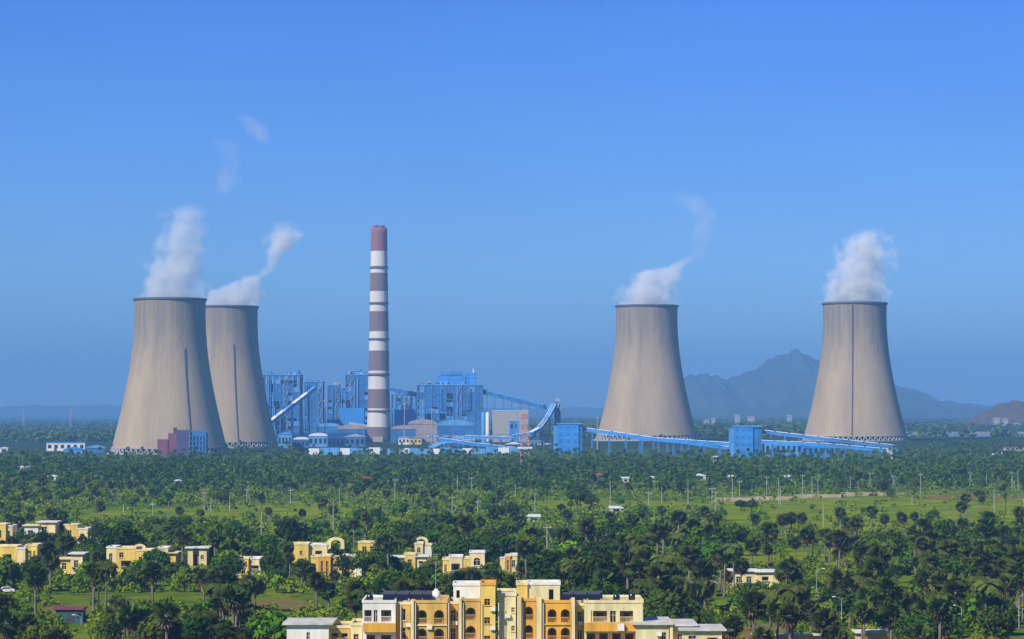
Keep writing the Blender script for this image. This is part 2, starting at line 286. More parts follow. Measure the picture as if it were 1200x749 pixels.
def cooling_tower(label, u, Y, tb, ladder, small=0):
    z0 = tb if tb is not None else hgt(ux(u, Y), Y)
    t = thing('cooling_tower', label, 'cooling tower', (ux(u, Y), Y, z0), 0, 'cooling towers of the power plant')
    H, a, zt, bb = 160.0, 36.4, 145.0, 109.0
    R = lambda z: a * math.sqrt(1 + ((zt - z) / bb) ** 2)
    zz = np.linspace(6.5, H, 40)
    prof = [(R(z), z) for z in zz]; inner = [(R(z) - 0.9, z) for z in zz[::-1]]
    MB().lathe(prof + inner + [prof[0]], 96).build('shell', cm, t, True)
    MB().lathe([(R(H) - 0.95, H + .01), (R(H) + 1.2, H + .01), (R(H) + 1.2, H - 1.8), (R(H) + .02, H - 2.6)], 96).build('rim', M['rim'], t)
    MB().lathe([(R(6.5) + .9, 5.8), (R(6.5) + .9, 7.0), (R(6.5) - 1.2, 7.0), (R(6.5) - 1.2, 5.8), (R(6.5) + .9, 5.8)], 96).build('ring_beam', M['conc'], t)
    c = MB(); n = 60
    for k in range(n):
        a0 = 2 * PI * k / n
        for s in (-1, 1):
            a1 = a0 + s * PI / n; c.bar((R(0) * math.cos(a0), R(0) * math.sin(a0), 0), (R(6.5) * math.cos(a1), R(6.5) * math.sin(a1), 6.0), 1.0)
    c.build('columns', M['conc'], t)
    MB().lathe([(R(0) + 3, -2), (R(0) + 3, 1.6), (R(0) + 2.2, 1.6), (R(0) + 2.2, -2)], 64).build('basin', M['conc'], t)
    MB().lathe([(R(9) - 6, 0), (R(9) - 8, 7), (0.1, 7.2)], 48).build('fill_pack', M['darksteel'], t)
    if ladder:
        ang, zlo, zhi, wd = ladder; lm = MB(); prev = None
        for z in np.arange(zlo, zhi, 4):
            p = Vector(((R(z) + 0.5) * math.sin(ang), -(R(z) + 0.5) * math.cos(ang), z))
            if prev: lm.bar(prev, p, wd, 0.8)
            prev = p
            if wd > 1.0: continue
            lm.bar(p - Vector((0.9, 0.3, 0)), p + Vector((0.9, -0.3, 0)), 0.5, 0.5)
        lm.build('ladder', M['rim'], t)
    return t, R
TOW = {}
for key, lab, u, Y, tb, lad in (
        ('a', 'largest concrete cooling tower, far left, with a dark red block at its foot', 199, 2637, 0.05, (0.52, 8, 112, 1.2)),
        ('b', 'concrete cooling tower partly hidden behind the largest one', 264, 2909, 3.3, (0.36, 8, 120, 1.2)),
        ('c', 'concrete cooling tower with dark stained upper half and no ladder, behind the blue conveyor', 758, 3038, 9.6, None),
        ('d', 'rightmost concrete cooling tower with a full height ladder in front of the hill', 1002, 2963, 9.4, (-0.20, 8, 158, 1.0))):
    TOW[key] = cooling_tower(lab, u, Y, tb, lad)

# ------------------------------------------------------------------ chimney
Yc = 3287; zc = 4.6; ppm = F / Yc
bands = [(267, 't'), (295, 'w'), (313, 'r'), (315, 'w'), (320, 'r'), (342, 'w'), (355, 'd'), (357.5, 'w'), (366, 'r'), (389, 'w'), (397, 'r'), (399, 'w'), (412, 'r'), (435, 'w'), (438, 'd'), (441, 'w'), (457, 'r'), (479, 'w'), (481, 'd'), (483, 'w'), (501, 'r')]
Hc = 275.0
chm = mat('striped chimney concrete', (0.5, 0.5, 0.5), 0.85, 0.12, 0.05, stretch=(1, 1, 0.15)); N, L, b = nodes_of(chm)
tc = N.new('ShaderNodeTexCoord'); sp = N.new('ShaderNodeSeparateXYZ'); L.new(tc.outputs['Object'], sp.inputs[0]); zd = N.new('ShaderNodeMath'); zd.operation = 'DIVIDE'; zd.inputs[1].default_value = Hc; L.new(sp.outputs[2], zd.inputs[0])
rp = N.new('ShaderNodeValToRGB'); rp.color_ramp.interpolation = 'CONSTANT'; els = rp.color_ramp.elements
pc = {'t': (0.26, 0.10, 0.10, 1), 'r': (0.19, 0.125, 0.11, 1), 'w': (0.66, 0.62, 0.54, 1), 'd': (0.20, 0.12, 0.12, 1)}
stops = [((518 - (bands[i + 1][0] if i + 1 < len(bands) else 518)) / 251.0, pc[bands[i][1]]) for i in range(len(bands))][::-1]
for i, (p, c) in enumerate(stops):
    e = els[i] if i < 2 else els.new(p); e.position = p; e.color = c
L.new(zd.outputs[0], rp.inputs[0]); mx = N.new('ShaderNodeMix'); mx.data_type = 'RGBA'; mx.blend_type = 'MULTIPLY'; mx.inputs['Factor'].default_value = 1
sc_ = N.new('ShaderNodeVectorMath'); sc_.operation = 'SCALE'; sc_.inputs['Scale'].default_value = 2.0; L.new(b.inputs['Base Color'].links[0].from_socket, sc_.inputs[0])
L.new(rp.outputs[0], mx.inputs['A']); L.new(sc_.outputs[0], mx.inputs['B']); L.new(mx.outputs['Result'], b.inputs['Base Color'])
ct = thing('chimney', 'very tall tapering chimney striped in dull red and white', 'chimney', (ux(444, Yc), Yc, zc))
Rc = lambda z: 15.8 + (10.2 - 15.8) * min(1, z / Hc) ** 0.75
zz = np.linspace(0, Hc, 60)
MB().lathe([(Rc(z), z) for z in zz] + [(8.6, Hc), (8.6, Hc - 6), (0.05, Hc - 6)], 64).build('shaft', chm, ct, True)
for k in range(2): MB().tube([((-4, 4)[k], 0, Hc - 6), ((-4, 4)[k], 0, Hc + 3)], [3.4, 3.4], 24).build('flue', M['mauve'], ct)
for v in (314, 356, 398, 439.5, 482):
    z = (518 - v) / 251 * Hc; g_ = MB().lathe([(Rc(z) + .02, z - .5), (Rc(z) + 1.5, z - .5), (Rc(z) + 1.5, z), (Rc(z) + .02, z)], 48)
    g_.lathe([(Rc(z) + 1.35, z + 1.0), (Rc(z) + 1.5, z + 1.0), (Rc(z) + 1.5, z + 1.2), (Rc(z) + 1.35, z + 1.2), (Rc(z) + 1.35, z + 1.0)], 48)
    g_.build('gallery', M['darksteel'], ct)
MB().box(-6, 6, -17.2, -12, 0, 7).build('breeching', M['conc'], ct)

# ------------------------------------------------------------------ facades with real openings
def front_wall(mb, x0, x1, z0, z1, y, ops, depth):
    """sheet in the plane y with cut openings and reveals; ops = [(x0,x1,z0,z1,arch)]"""
    bm = bmesh.new(); E = []
    def loop(pts):
        vs = [bm.verts.new((px, y, pz)) for px, pz in pts]
        for i in range(len(vs)): E.append(bm.edges.new((vs[i], vs[(i + 1) % len(vs)])))
    loop([(x0, z0), (x1, z0), (x1, z1), (x0, z1)]); loops = []
    for a, b_, c, d, arch, *_ in ops:
        if arch:
            r = (b_ - a) / 2; cxx = (a + b_) / 2; zs = max(c + 0.2, d - r); rr = d - zs
            pts = [(a, c), (b_, c)] + [(cxx + r * math.cos(t), zs + rr * math.sin(t)) for t in np.linspace(0, PI, 9)]
        else: pts = [(a, c), (b_, c), (b_, d), (a, d)]
        loop(pts); loops.append(pts)
    bmesh.ops.triangle_fill(bm, edges=E, use_beauty=True, use_dissolve=False, normal=(0, -1, 0))
    bm.verts.index_update(); vs = [tuple(v.co) for v in bm.verts]; fs = [tuple(v.index for v in f.verts) for f in bm.faces]; bm.free()
    mb.add(vs, fs)
    for pts, op in zip(loops, ops):
        n = len(pts); d = op[5]
        mb.add([(px, y, pz) for px, pz in pts] + [(px, y + d, pz) for px, pz in pts], [(i, (i + 1) % n, (i + 1) % n + n, i + n) for i in range(n)])
    return loops
def block(t, Y, zb, x0, x1, zt, y0, dep, m, ops=(), roof='parapet', trim=None, z_floor=0.0, inside='inside'):
    """one volume of a building in local metres: walls with openings, windows, roof, parapet"""
    mb = MB(); ops = [(*o[:5], (1.4 if o[4 + 1] == 'balcony' else 0.28), o[5]) for o in ops]
    loops = front_wall(mb, x0, x1, z_floor, zt, y0, ops, 0.3)
    y1 = y0 + dep
    mb.add([(x0, y0, z_floor), (x0, y0, zt), (x0, y1, zt), (x0, y1, z_floor), (x1, y0, z_floor), (x1, y0, zt), (x1, y1, zt), (x1, y1, z_floor)], [(0, 1, 2, 3), (7, 6, 5, 4), (3, 2, 6, 7)])
    mb.build('wall', m, t)
    for pts, o in zip(loops, ops):
        a, b_, c, d, arch, dp, kind = o; yy = y0 + dp; n = len(pts)
        if kind == 'balcony':
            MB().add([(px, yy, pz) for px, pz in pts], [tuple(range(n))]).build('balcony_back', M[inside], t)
            w = (b_ - a); g_ = MB().add([(a + w * .3, yy - .03, c), (a + w * .75, yy - .03, c), (a + w * .75, yy - .03, c + (d - c) * .78), (a + w * .3, yy - .03, c + (d - c) * .78)], [(0, 1, 2, 3)]); g_.build('balcony_door', M['glass'], t)
            rl = MB(); rl.box(a, b_, y0 - .05, y0 + .03, c + .86, c + .94); rl.box(a, b_, y0 - .04, y0 + .02, c + .08, c + .14)
            k = max(2, int(w / .16))
            for i in range(k + 1): xx = a + w * i / k; rl.box(xx - .02, xx + .02, y0 - .03, y0 + .01, c, c + .9)
            rl.build('railing', trim or M['white'], t)
        elif kind == 'void':
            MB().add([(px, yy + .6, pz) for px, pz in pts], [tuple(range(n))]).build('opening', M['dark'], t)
        else:
            p = MB().add([(px, yy - .02, pz) for px, pz in pts], [tuple(range(n))]).build('window', M['glass'], t)
            fr = MB(); w = .07
            for i in range(n):
                q0 = pts[i]; q1 = pts[(i + 1) % n]; fr.bar((q0[0], yy - .05, q0[1]), (q1[0], yy - .05, q1[1]), .1, .06)
            fr.bar(((a + b_) / 2, yy - .05, c), ((a + b_) / 2, yy - .05, d), w, .05); fr.bar((a, yy - .05, c + (d - c) * .62), (b_, yy - .05, c + (d - c) * .62), w, .05)
            fr.build('frame', trim or M['white'], p)
            MB().box(a - .12, b_ + .12, y0 - .14, y0 - .003, c - .12, c - .01).build('sill', trim or M['white'], p)
    rf = MB().box(x0 + .18, x1 - .18, y0 + .18, y1 - .18, zt - .35, zt - .1).build('roof', M['roof'], t)
    if roof == 'parapet':
        pr = MB(); o = .12; h0, h1 = zt + .003, zt + .45
        for bx in ((x0 - o, x1 + o, y0 - o, y0 + .2), (x0 - o, x1 + o, y1 - .2, y1 + o), (x0 - o, x0 + .2, y0 + .203, y1 - .203), (x1 - .2, x1 + o, y0 + .203, y1 - .203)): pr.box(*bx, h0, h1)
        pr.build('parapet', trim or M['white'], t)
    elif roof == 'slab':
        MB().box(x0 - .7, x1 + .7, y0 - .7, y1 + .7, zt + .003, zt + .28).build('roof_slab', M['roof'] if trim is None else trim, t)

# ------------------------------------------------------------------ apartment building in front
YA = 417.0; pm = YA / F
A = thing('apartment_building', 'orange and cream apartment block with arched balconies filling the bottom centre', 'building', (ux(592, YA), YA, 0))
def ax(u): return (u - 592) * pm
def az(v): return vz(v, YA)
def ab(u0, u1, vt, dy, dep, m, ops=(), roof='parapet', trim='cream', zf=0.0, inside='inside'):
    s = (YA + dy) / YA                          # set-back faces are built a little larger so they keep their place
    f = lambda u: ((u - 600) * s + 600 - 592) * pm
    g = lambda v: CH - (v - HZ) / F * (YA + dy)
    block(A, YA, 0, f(u0), f(u1), g(vt) - (.45 if roof == 'parapet' else .28 if roof == 'slab' else 0), dy, dep, M[m], [(f(a), f(b_), g(d), g(c), arch, k) for a, b_, c, d, arch, k in ops], roof, M[trim], zf, inside)
def rows(a, b_, c, d, arch, k, n=4, step=21.5): return [(a, b_, c + i * step, d + i * step, arch if i >= 0 else 0, k) for i in range(n)]
ab(337, 386, 729, 3.0, 10, 'white', rows(360, 364, 740, 749, 0, 'window', 2), 'slab', 'roof')
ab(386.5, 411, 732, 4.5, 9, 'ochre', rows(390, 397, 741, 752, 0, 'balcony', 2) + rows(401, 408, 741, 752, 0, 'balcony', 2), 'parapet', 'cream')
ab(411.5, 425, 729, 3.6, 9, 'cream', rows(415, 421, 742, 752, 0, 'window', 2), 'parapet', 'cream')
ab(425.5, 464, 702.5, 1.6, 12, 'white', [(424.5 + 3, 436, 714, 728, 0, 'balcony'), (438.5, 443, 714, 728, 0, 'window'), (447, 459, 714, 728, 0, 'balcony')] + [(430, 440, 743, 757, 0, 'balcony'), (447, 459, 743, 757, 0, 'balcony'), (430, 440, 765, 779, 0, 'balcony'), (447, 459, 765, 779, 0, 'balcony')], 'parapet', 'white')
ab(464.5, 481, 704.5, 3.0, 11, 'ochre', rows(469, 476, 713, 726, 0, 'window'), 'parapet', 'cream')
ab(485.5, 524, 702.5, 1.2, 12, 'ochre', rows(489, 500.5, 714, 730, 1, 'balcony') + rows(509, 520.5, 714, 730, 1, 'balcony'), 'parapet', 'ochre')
ab(524.5, 537, 704, 3.4, 10, 'orange', rows(528, 534, 714, 727, 0, 'window'), 'parapet', 'cream')
ab(541.5, 563, 700.5, 1.0, 12, 'ochre', rows(546, 557.5, 711, 726, 1, 'balcony'), 'parapet', 'ochre')
ab(563.5, 580.5, 682, 0.2, 7, 'yellow', rows(567.5, 574.5, 701, 708.5, 0, 'window'), 'parapet', 'orange')
ab(531.5, 563, 682.5, 5.2, 6, 'white', [(535, 539, 691, 700, 0, 'void')], 'parapet', 'white')
ab(583, 604.5, 694.5, 2.0, 12, 'pale', rows(599.2, 603.4, 711, 717, 0, 'window'), 'parapet', 'cream')
ab(605.5, 618, 682, 4.0, 6, 'yellow', (), 'parapet', 'cream')
ab(618.5, 656, 681.5, 4.4, 6, 'pale', [(643, 648.5, 690, 702, 0, 'void')], 'parapet', 'white')
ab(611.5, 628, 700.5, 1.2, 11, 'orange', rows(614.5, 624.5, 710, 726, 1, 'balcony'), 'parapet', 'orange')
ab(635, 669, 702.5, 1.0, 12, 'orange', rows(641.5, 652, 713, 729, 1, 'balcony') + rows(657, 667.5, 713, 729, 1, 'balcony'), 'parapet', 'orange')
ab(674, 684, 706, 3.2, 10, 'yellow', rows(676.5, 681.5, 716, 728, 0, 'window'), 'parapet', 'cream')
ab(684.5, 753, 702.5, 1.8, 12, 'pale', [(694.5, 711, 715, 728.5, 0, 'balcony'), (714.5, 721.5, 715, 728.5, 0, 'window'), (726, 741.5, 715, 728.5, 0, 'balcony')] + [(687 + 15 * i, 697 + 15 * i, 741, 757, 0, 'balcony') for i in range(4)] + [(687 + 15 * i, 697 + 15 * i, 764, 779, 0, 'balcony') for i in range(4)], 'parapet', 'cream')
ab(745, 783, 729, -1.5, 12, 'pale', rows(774, 780, 740, 749, 0, 'window', 2), 'slab', 'roof')
ab(787.5, 812, 730.5, -0.6, 10, 'cream', rows(793, 799, 742, 752, 0, 'window', 2), 'slab', 'roof')
ab(800, 845, 736, -4.0, 9, 'cream', [(828, 840, 746, 760, 0, 'balcony')] + rows(806, 815, 744, 753, 0, 'window', 2), 'slab', 'roof')
def strip(name, u0, u1, v0, v1, y0, y1, m): return MB().box(ax(u0), ax(u1), y0, y1, az(v1), az(v0)).build(name, M[m], A)
for u0, u1, vt in ((481.5, 485, 703), (537.5, 541, 701), (606, 611, 699), (628.5, 634.5, 700), (669.5, 673.5, 701), (783.5, 787, 728)): strip('column', u0, u1, vt, 810, .3 if u0 < 700 else -1.8, 3.2, 'cream')
strip('balcony_band', 426, 464, 730, 740, .35, 1.5, 'orange'); strip('balcony_band', 684.5, 745, 729.5, 739, .3, 1.7, 'orange')
strip('balcony_band', 684.5, 745, 751, 760, .3, 1.7, 'orange'); strip('balcony_band', 426, 464, 752, 761, .35, 1.5, 'ochre')
strip('string_course', 486, 524, 731.5, 733, .95, 1.15, 'cream'); strip('string_course', 635.5, 669, 730.5, 732, .75, .95, 'orange')
strip('ac_unit', 723, 731, 730, 738, -.4, .25, 'white')
def heater(loc, label):
    t = thing('solar_water_heater', label, 'solar heater', loc, 0, 'solar water heaters on the apartment roof')
    MB().add([(-.95, -.9, .35), (.95, -.9, .35), (.95, .75, 1.1), (-.95, .75, 1.1), (-.95, -.9, .27), (.95, -.9, .27), (.95, .75, 1.02), (-.95, .75, 1.02)], [(0, 1, 2, 3), (7, 6, 5, 4), (4, 5, 1, 0), (5, 6, 2, 1), (6, 7, 3, 2), (7, 4, 0, 3)]).build('panel', M['dark'], t)
    MB().tube([(-1.0, .95, 1.2), (1.0, .95, 1.2)], [.27, .27], 12).build('tank', M['darksteel'], t)
    s = MB()
    for x in (-.8, .8): s.bar((x, -.8, 0), (x, -.8, .3), .06); s.bar((x, .85, 0), (x, .85, 1.0), .06); s.bar((x, -.8, .05), (x, .85, .05), .06)
    s.build('stand', M['steel'], t); return t
H0 = None
for side, us_ in (('left', (456, 472, 488, 503)), ('right', (664, 680, 696))):
    for row, dy in (('front', 4.2), ('back', 8.0)):
        for i, u in enumerate(us_):
            y = YA + dy; lab = f"{('leftmost', 'second', 'third', 'fourth')[i]} solar water heater in the {row} row on the {side} wing roof"
            loc = (ux(u + (3 if row == 'back' else 0), y), y, az(702.5) - .55)
            if H0 is None: H0 = heater(loc, lab)
            else: h_ = copy_tree(H0); h_.location = loc; h_['label'] = lab
for i, (u, dy, lab) in enumerate(((650, 7.5, 'black plastic roof tank behind the right penthouse edge'), (722, 6, 'black plastic roof tank on the right wing roof, nearer the middle'), (740, 8, 'black plastic roof tank at the far right end of the upper roof'), (434, 6, 'black plastic roof tank on the white left wing block'))):
    y = YA + dy; t = thing('roof_tank', lab, 'tank', (ux(u, y), y, az(702.5) - .55), 0, 'black roof tanks on the apartment block'); MB().lathe([(.02, 0), (.55, 0), (.57, .3), (.54, .35), (.57, .4), (.57, .8), (.3, 1.05), (.28, 1.15), (.02, 1.15)], 20).build('drum', M['dark'], t, True); MB().tube([(.5, -.2, .15), (.9, -.2, .1), (.9, -.2, -.1)], [.04, .04, .04], 6).build('pipe', M['white'], t)
for u in (470, 487, 526, 543, 564.8, 584.5, 612.3, 636.5, 686, 751.5):
    dn = MB().tube([(ax(u), -.05 if 560 < u < 570 else .6, az(706)), (ax(u), -.05 if 560 < u < 570 else .6, 0)], [.07, .07], 6).build('downpipe', M['white'], A)
for u, v, y in ((478, 733, 2.6), (503.5, 735, .85), (533, 731, 3.0), (577.5, 713, -.2), (577.5, 735, -.2), (595, 722, 1.6), (681, 731, 2.8), (771, 741, -1.9)): MB().box(ax(u) - .42, ax(u) + .42, y - .1, y + .3, az(v) - .3, az(v) + .3).build('ac_unit', M['white'], A)
t = thing('water_tank', 'small white water tank on the left wing roof beside the penthouse', 'tank', (ux(511.5, YA + 5), YA + 5, az(702.5) - .55))
MB().lathe([(.02, .55), (.6, .55), (.68, .7), (.66, 1.6), (.3, 1.9), (.25, 2.05), (.02, 2.05)], 20).build('drum', M['white'], t, True)
MB().box(-.7, .7, -.7, .7, 0, .54).build('plinth', M['conc'], t)
t = thing('antenna_pole', 'thin antenna pole rising from the left wing roof', 'antenna', (ux(511, YA + 8), YA + 8, az(702.5) - .55))
p = MB().tube([(0, 0, 0), (0, 0, 7.6)], [.05, .03], 8).build('pole', M['steel'], t); MB().bar((-.5, 0, 7.2), (.5, 0, 7.2), .04).build('crossbar', M['steel'], t)

# ------------------------------------------------------------------ villas
CLEAR = []                                     # photo windows that nearer trees must leave open: (u0,u1,v0,v1,Y)
def villa(name, label, Y, blocks, arches=(), group='yellow villas among the trees', cat='villa', clear=True):
    uc = sum(b_[0] + b_[1] for b_ in blocks) / 2 / len(blocks); zb = hgt(ux(uc, Y), Y); t = thing(name, label, cat, (ux(uc, Y), Y, zb), 0, group); s = Y / F
    for u0, u1, vt, dy, dep, m, roof, ops in blocks:
        f = lambda u: (ux(u, Y + dy) - ux(uc, Y)); g = lambda v: vz(v, Y + dy) - zb
        block(t, Y, 0, f(u0), f(u1), g(vt), dy, dep, M[m], [(f(a), f(b_), max(.15, g(d)), g(c), ar, k) for a, b_, c, d, ar, k in ops], roof, M['cream'] if m != 'cream' else M['white'])
        if clear: CLEAR.append((u0, u1, vt, min(vt + 13, HZ + CH * F / Y - 4), Y))
    for u0, u1, v0, v1, dy in arches:           # free standing arch on the parapet
        f = lambda u: (ux(u, Y + dy) - ux(uc, Y)); g = lambda v: vz(v, Y + dy) - zb
        mb = MB(); r1 = (f(u1) - f(u0)) / 2; cx_ = (f(u0) + f(u1)) / 2; zt = g(v0); zbm = g(v1); r0 = r1 * .58
        poly = [(cx_ - r1, zbm), (cx_ - r1, zt - r1 * .6)] + [(cx_ + r1 * math.cos(a), zt - r1 * .6 + r1 * .6 * math.sin(a)) for a in np.linspace(PI, 0, 9)][1:-1] + [(cx_ + r1, zt - r1 * .6), (cx_ + r1, zbm), (cx_ + r0, zbm), (cx_ + r0, zt - r1 * .75)]
        poly += [(cx_ + r0 * math.cos(a), zt - r1 * .75 + r0 * .7 * math.sin(a)) for a in np.linspace(0, PI, 9)][1:-1] + [(cx_ - r0, zt - r1 * .75), (cx_ - r0, zbm)]
        n = len(poly); bm = bmesh.new(); vv = [bm.verts.new((x, dy + .01, z)) for x, z in poly]; ee = [bm.edges.new((vv[i], vv[(i + 1) % n])) for i in range(n)]
        bmesh.ops.triangle_fill(bm, edges=ee, use_beauty=True, use_dissolve=False, normal=(0, -1, 0)); r = bmesh.ops.extrude_face_region(bm, geom=bm.faces[:])
        bmesh.ops.translate(bm, verts=[x for x in r['geom'] if isinstance(x, bmesh.types.BMVert)], vec=(0, .5, 0)); bmesh.ops.recalc_face_normals(bm, faces=bm.faces[:])
        me = bpy.data.meshes.new('parapet_arch'); bm.to_mesh(me); bm.free(); me.materials.append(M['cream']); link(bpy.data.objects.new('parapet_arch', me), t)
        if clear: CLEAR.append((u0, u1, v0, v1, Y))
    return t
vy = lambda v: gy(v)
villa('villa', 'yellow villa with a dark porch at the left edge of the photo', vy(674), [(-14, 21, 641, .6, 8, 'yellow', 'parapet', [(5.5, 15, 649, 664, 0, 'balcony'), (-8, 1, 648, 660, 0, 'window')]), (21.3, 31, 643, 0, 8, 'cream', 'parapet', []), (31.3, 45, 639.5, .9, 8, 'yellow', 'parapet', [(36, 38.5, 645, 664, 0, 'window'), (40.5, 43, 645, 664, 0, 'window')])])
villa('villa', 'cream villa high at the left edge behind the porch villa', vy(645), [(-10, 8, 615, 0, 8, 'yellow', 'parapet', [(-2, 3, 621, 630, 0, 'window')]), (8.3, 16, 617, .8, 8, 'cream', 'parapet', [(10, 13, 622, 630, 0, 'window')])])
villa('villa', 'low cream villa roofline behind the tall palm at left', vy(645), [(46, 66, 612, .5, 8, 'cream', 'slab', [(50, 56, 617, 625, 0, 'window')]), (30, 46, 616, 0, 8, 'white', 'slab', [(34, 40, 621, 630, 0, 'window')])])
villa('villa', 'stepped yellow villa roofs right of the tall palm', vy(644), [(76, 92, 615.5, .5, 8, 'yellow', 'parapet', [(80, 85, 621, 630, 0, 'window')]), (92.3, 104, 620, 0, 8, 'cream', 'parapet', [(95, 100, 625, 633, 0, 'balcony')]), (104.3, 118, 623, .8, 8, 'yellow', 'parapet', [(108, 113, 628, 636, 0, 'window')])])
villa('villa', 'small cream villa corner between the porch villa and the arch villa', vy(672), [(70, 84, 655, .6, 7, 'yellow', 'slab', [(74, 79, 659, 667, 0, 'window')]), (84.3, 98, 649, 0, 7, 'cream', 'slab', [(88, 93, 656, 664, 0, 'window')])])
villa('villa', 'yellow villa with an open arch on its roof', vy(678), [(126, 137, 642, .8, 8, 'cream', 'parapet', [(129, 133, 648, 660, 0, 'window')]), (137.3, 160, 643, .2, 8, 'yellow', 'parapet', [(143, 155, 656.5, 667, 0, 'balcony'), (141, 146, 647, 653, 0, 'window')]), (160.3, 178, 645.5, -.8, 8, 'yellow', 'parapet', [(164, 168, 652, 664, 0, 'window'), (171, 175, 652, 664, 0, 'window')])], [(157, 172, 637, 645, 1.5)])
villa('villa', 'small cream villa just right of the arch villa', vy(667), [(186, 198, 642.5, 0, 7, 'cream', 'parapet', [(190, 194, 648, 657, 0, 'window')]), (198.3, 207, 648, .6, 7, 'yellow', 'slab', [])])
villa('villa', 'narrow cream villa with slim white columns and dark gaps', vy(678), [(221, 227, 642, 0, 7, 'cream', 'slab', []), (227.3, 234, 646, 1.2, 7, 'inside', 'slab', [(228.5, 232.5, 650, 668, 0, 'balcony')]), (234.3, 243, 642, .3, 7, 'cream', 'slab', [(236, 240, 650, 655, 0, 'window'), (236, 240, 660, 666, 0, 'window')])])
villa('villa', 'small villa with a bright yellow bay and white side bay', vy(679), [(277.5, 281, 654, .3, 7, 'cream', 'parapet', []), (281.3, 292, 655, 0, 7, 'yellow', 'parapet', [(285, 288.5, 660, 672, 0, 'window')]), (292.3, 306, 655, .8, 7, 'cream', 'parapet', [(295, 304, 662, 670, 0, 'balcony')])])
villa('villa', 'plain yellow villa end wall with cream arch to its right', vy(664), [(341, 362, 638, 0, 8, 'yellow', 'parapet', [(352, 355, 645, 650, 0, 'window')]), (362.3, 384, 639, 1.2, 8, 'cream', 'parapet', [(370, 378, 645, 655, 0, 'balcony')])], [(384, 404, 629, 643, 1.4)])
villa('villa', 'villa with a tall orange bay left of centre', vy(682), [(365, 374, 653, .5, 7, 'yellow', 'parapet', [(368, 371, 660, 670, 0, 'window')]), (374.3, 388, 652, 0, 7, 'orange', 'parapet', [(376.5, 379.5, 657, 675, 0, 'window'), (382.5, 385.5, 657, 675, 0, 'window')]), (388.3, 401, 654, .8, 7, 'yellow', 'parapet', [(391, 397, 660, 668, 0, 'balcony')])])
villa('villa', 'pale yellow villa with a low wall below the orange bay', vy(676), [(401.5, 418, 652, .8, 7, 'cream', 'parapet', [(405, 411, 658, 668, 0, 'balcony')]), (418.3, 424, 657, 0, 7, 'white', 'slab', [])])
villa('villa', 'small pale yellow villa far behind the orange bay', vy(650), [(420, 442, 636, .4, 7, 'yellow', 'parapet', [(425, 430, 640, 646, 0, 'window'), (434, 438, 640, 646, 0, 'balcony')])])
villa('villa', 'cream villa left of the wide villa, low flat roof', vy(671), [(458, 474, 653, .6, 7, 'cream', 'slab', [(462, 467, 657, 664, 0, 'window')]), (474.3, 487, 650, 0, 7, 'yellow', 'parapet', [(478, 483, 655, 662, 0, 'window')]), (487.3, 500, 652, .6, 7, 'cream', 'slab', [(491, 496, 657, 664, 0, 'balcony')])])
villa('villa', 'tall cream villa top with an arched opening, centre', vy(655), [(486, 496, 637, 0, 7, 'cream', 'parapet', [(489, 493, 641, 647, 1, 'window')]), (496.3, 506, 639, .6, 7, 'white', 'parapet', [])], [(486, 502, 628.5, 639, .8)])
villa('villa', 'wide cream villa with arched window and white porch just behind the apartment block', vy(683), [(519, 526, 656, .8, 8, 'yellow', 'parapet', [(521, 524, 661, 670, 0, 'window')]), (526.3, 542, 653, .2, 8, 'cream', 'parapet', [(529, 539, 660, 672, 0, 'balcony')]), (542.3, 550, 655, .5, 8, 'yellow', 'parapet', []), (550.3, 568, 648, 0, 8, 'cream', 'parapet', [(555, 563, 653, 662, 1, 'window')])])
villa('villa', 'cream villa with orange recess right of the wide villa', vy(678), [(586, 592, 654, .6, 7, 'cream', 'parapet', []), (592.3, 598, 652, 0, 7, 'orange', 'parapet', [(593.8, 596.5, 656, 668, 0, 'window')]), (598.3, 606, 651, .4, 7, 'cream', 'parapet', [(600, 604, 656, 664, 0, 'window')])])
villa('house', 'long low cream house with flat pale roof in the right grove', vy(689), [(857, 886, 669, .6, 7, 'cream', 'slab', [(862, 868, 675, 682, 0, 'window'), (874, 880, 675, 682, 0, 'window')]), (886.3, 914, 670, 0, 8, 'cream', 'slab', [(892, 900, 675, 684, 0, 'balcony')])], (), None, 'house')
villa('garden_wall', 'low cream wall with flat top at the bottom edge, right of the apartment', 470, [(884, 965, 743.5, 0, .4, 'cream', 'slab', [])], (), None, 'wall')
villa('hut', 'white roofed cream hut at the bottom right under the street lamp', 462, [(1004, 1020, 741, 0, 4, 'pale', 'none', [(1008, 1013, 746, 757, 0, 'void')]), (1020.2, 1038, 741.3, .1, 4, 'yellow', 'none', [(1024, 1032, 748, 756, 0, 'window')])], (), None, 'hut')
h_ = [o for o in COL.objects if o.name.startswith('hut')][0]
MB().box(-3.1, 2.9, -.6, 4.6, vz(740.9, 462), vz(739, 462)).build('roof_slab', M['white'], h_)
t = thing('shed', 'rusty brown shed among shrubs left of the palm grove', 'shed', (ux(818, 610), 610, 0)); MB().box(-4.2, 4.2, 0, 5, 0, 3.2).build('wall', M['mauve'] if 0 else M['soil'], t); MB().prism([(-4.6, 3.2), (4.6, 3.2), (4.6, 3.35), (0, 4.1), (-4.6, 3.35)], -.4, 5.4).build('roof', M['tan'], t); MB().box(-.6, .6, -.06, -.003, 0, 2.1).build('door', M['dark'], t)
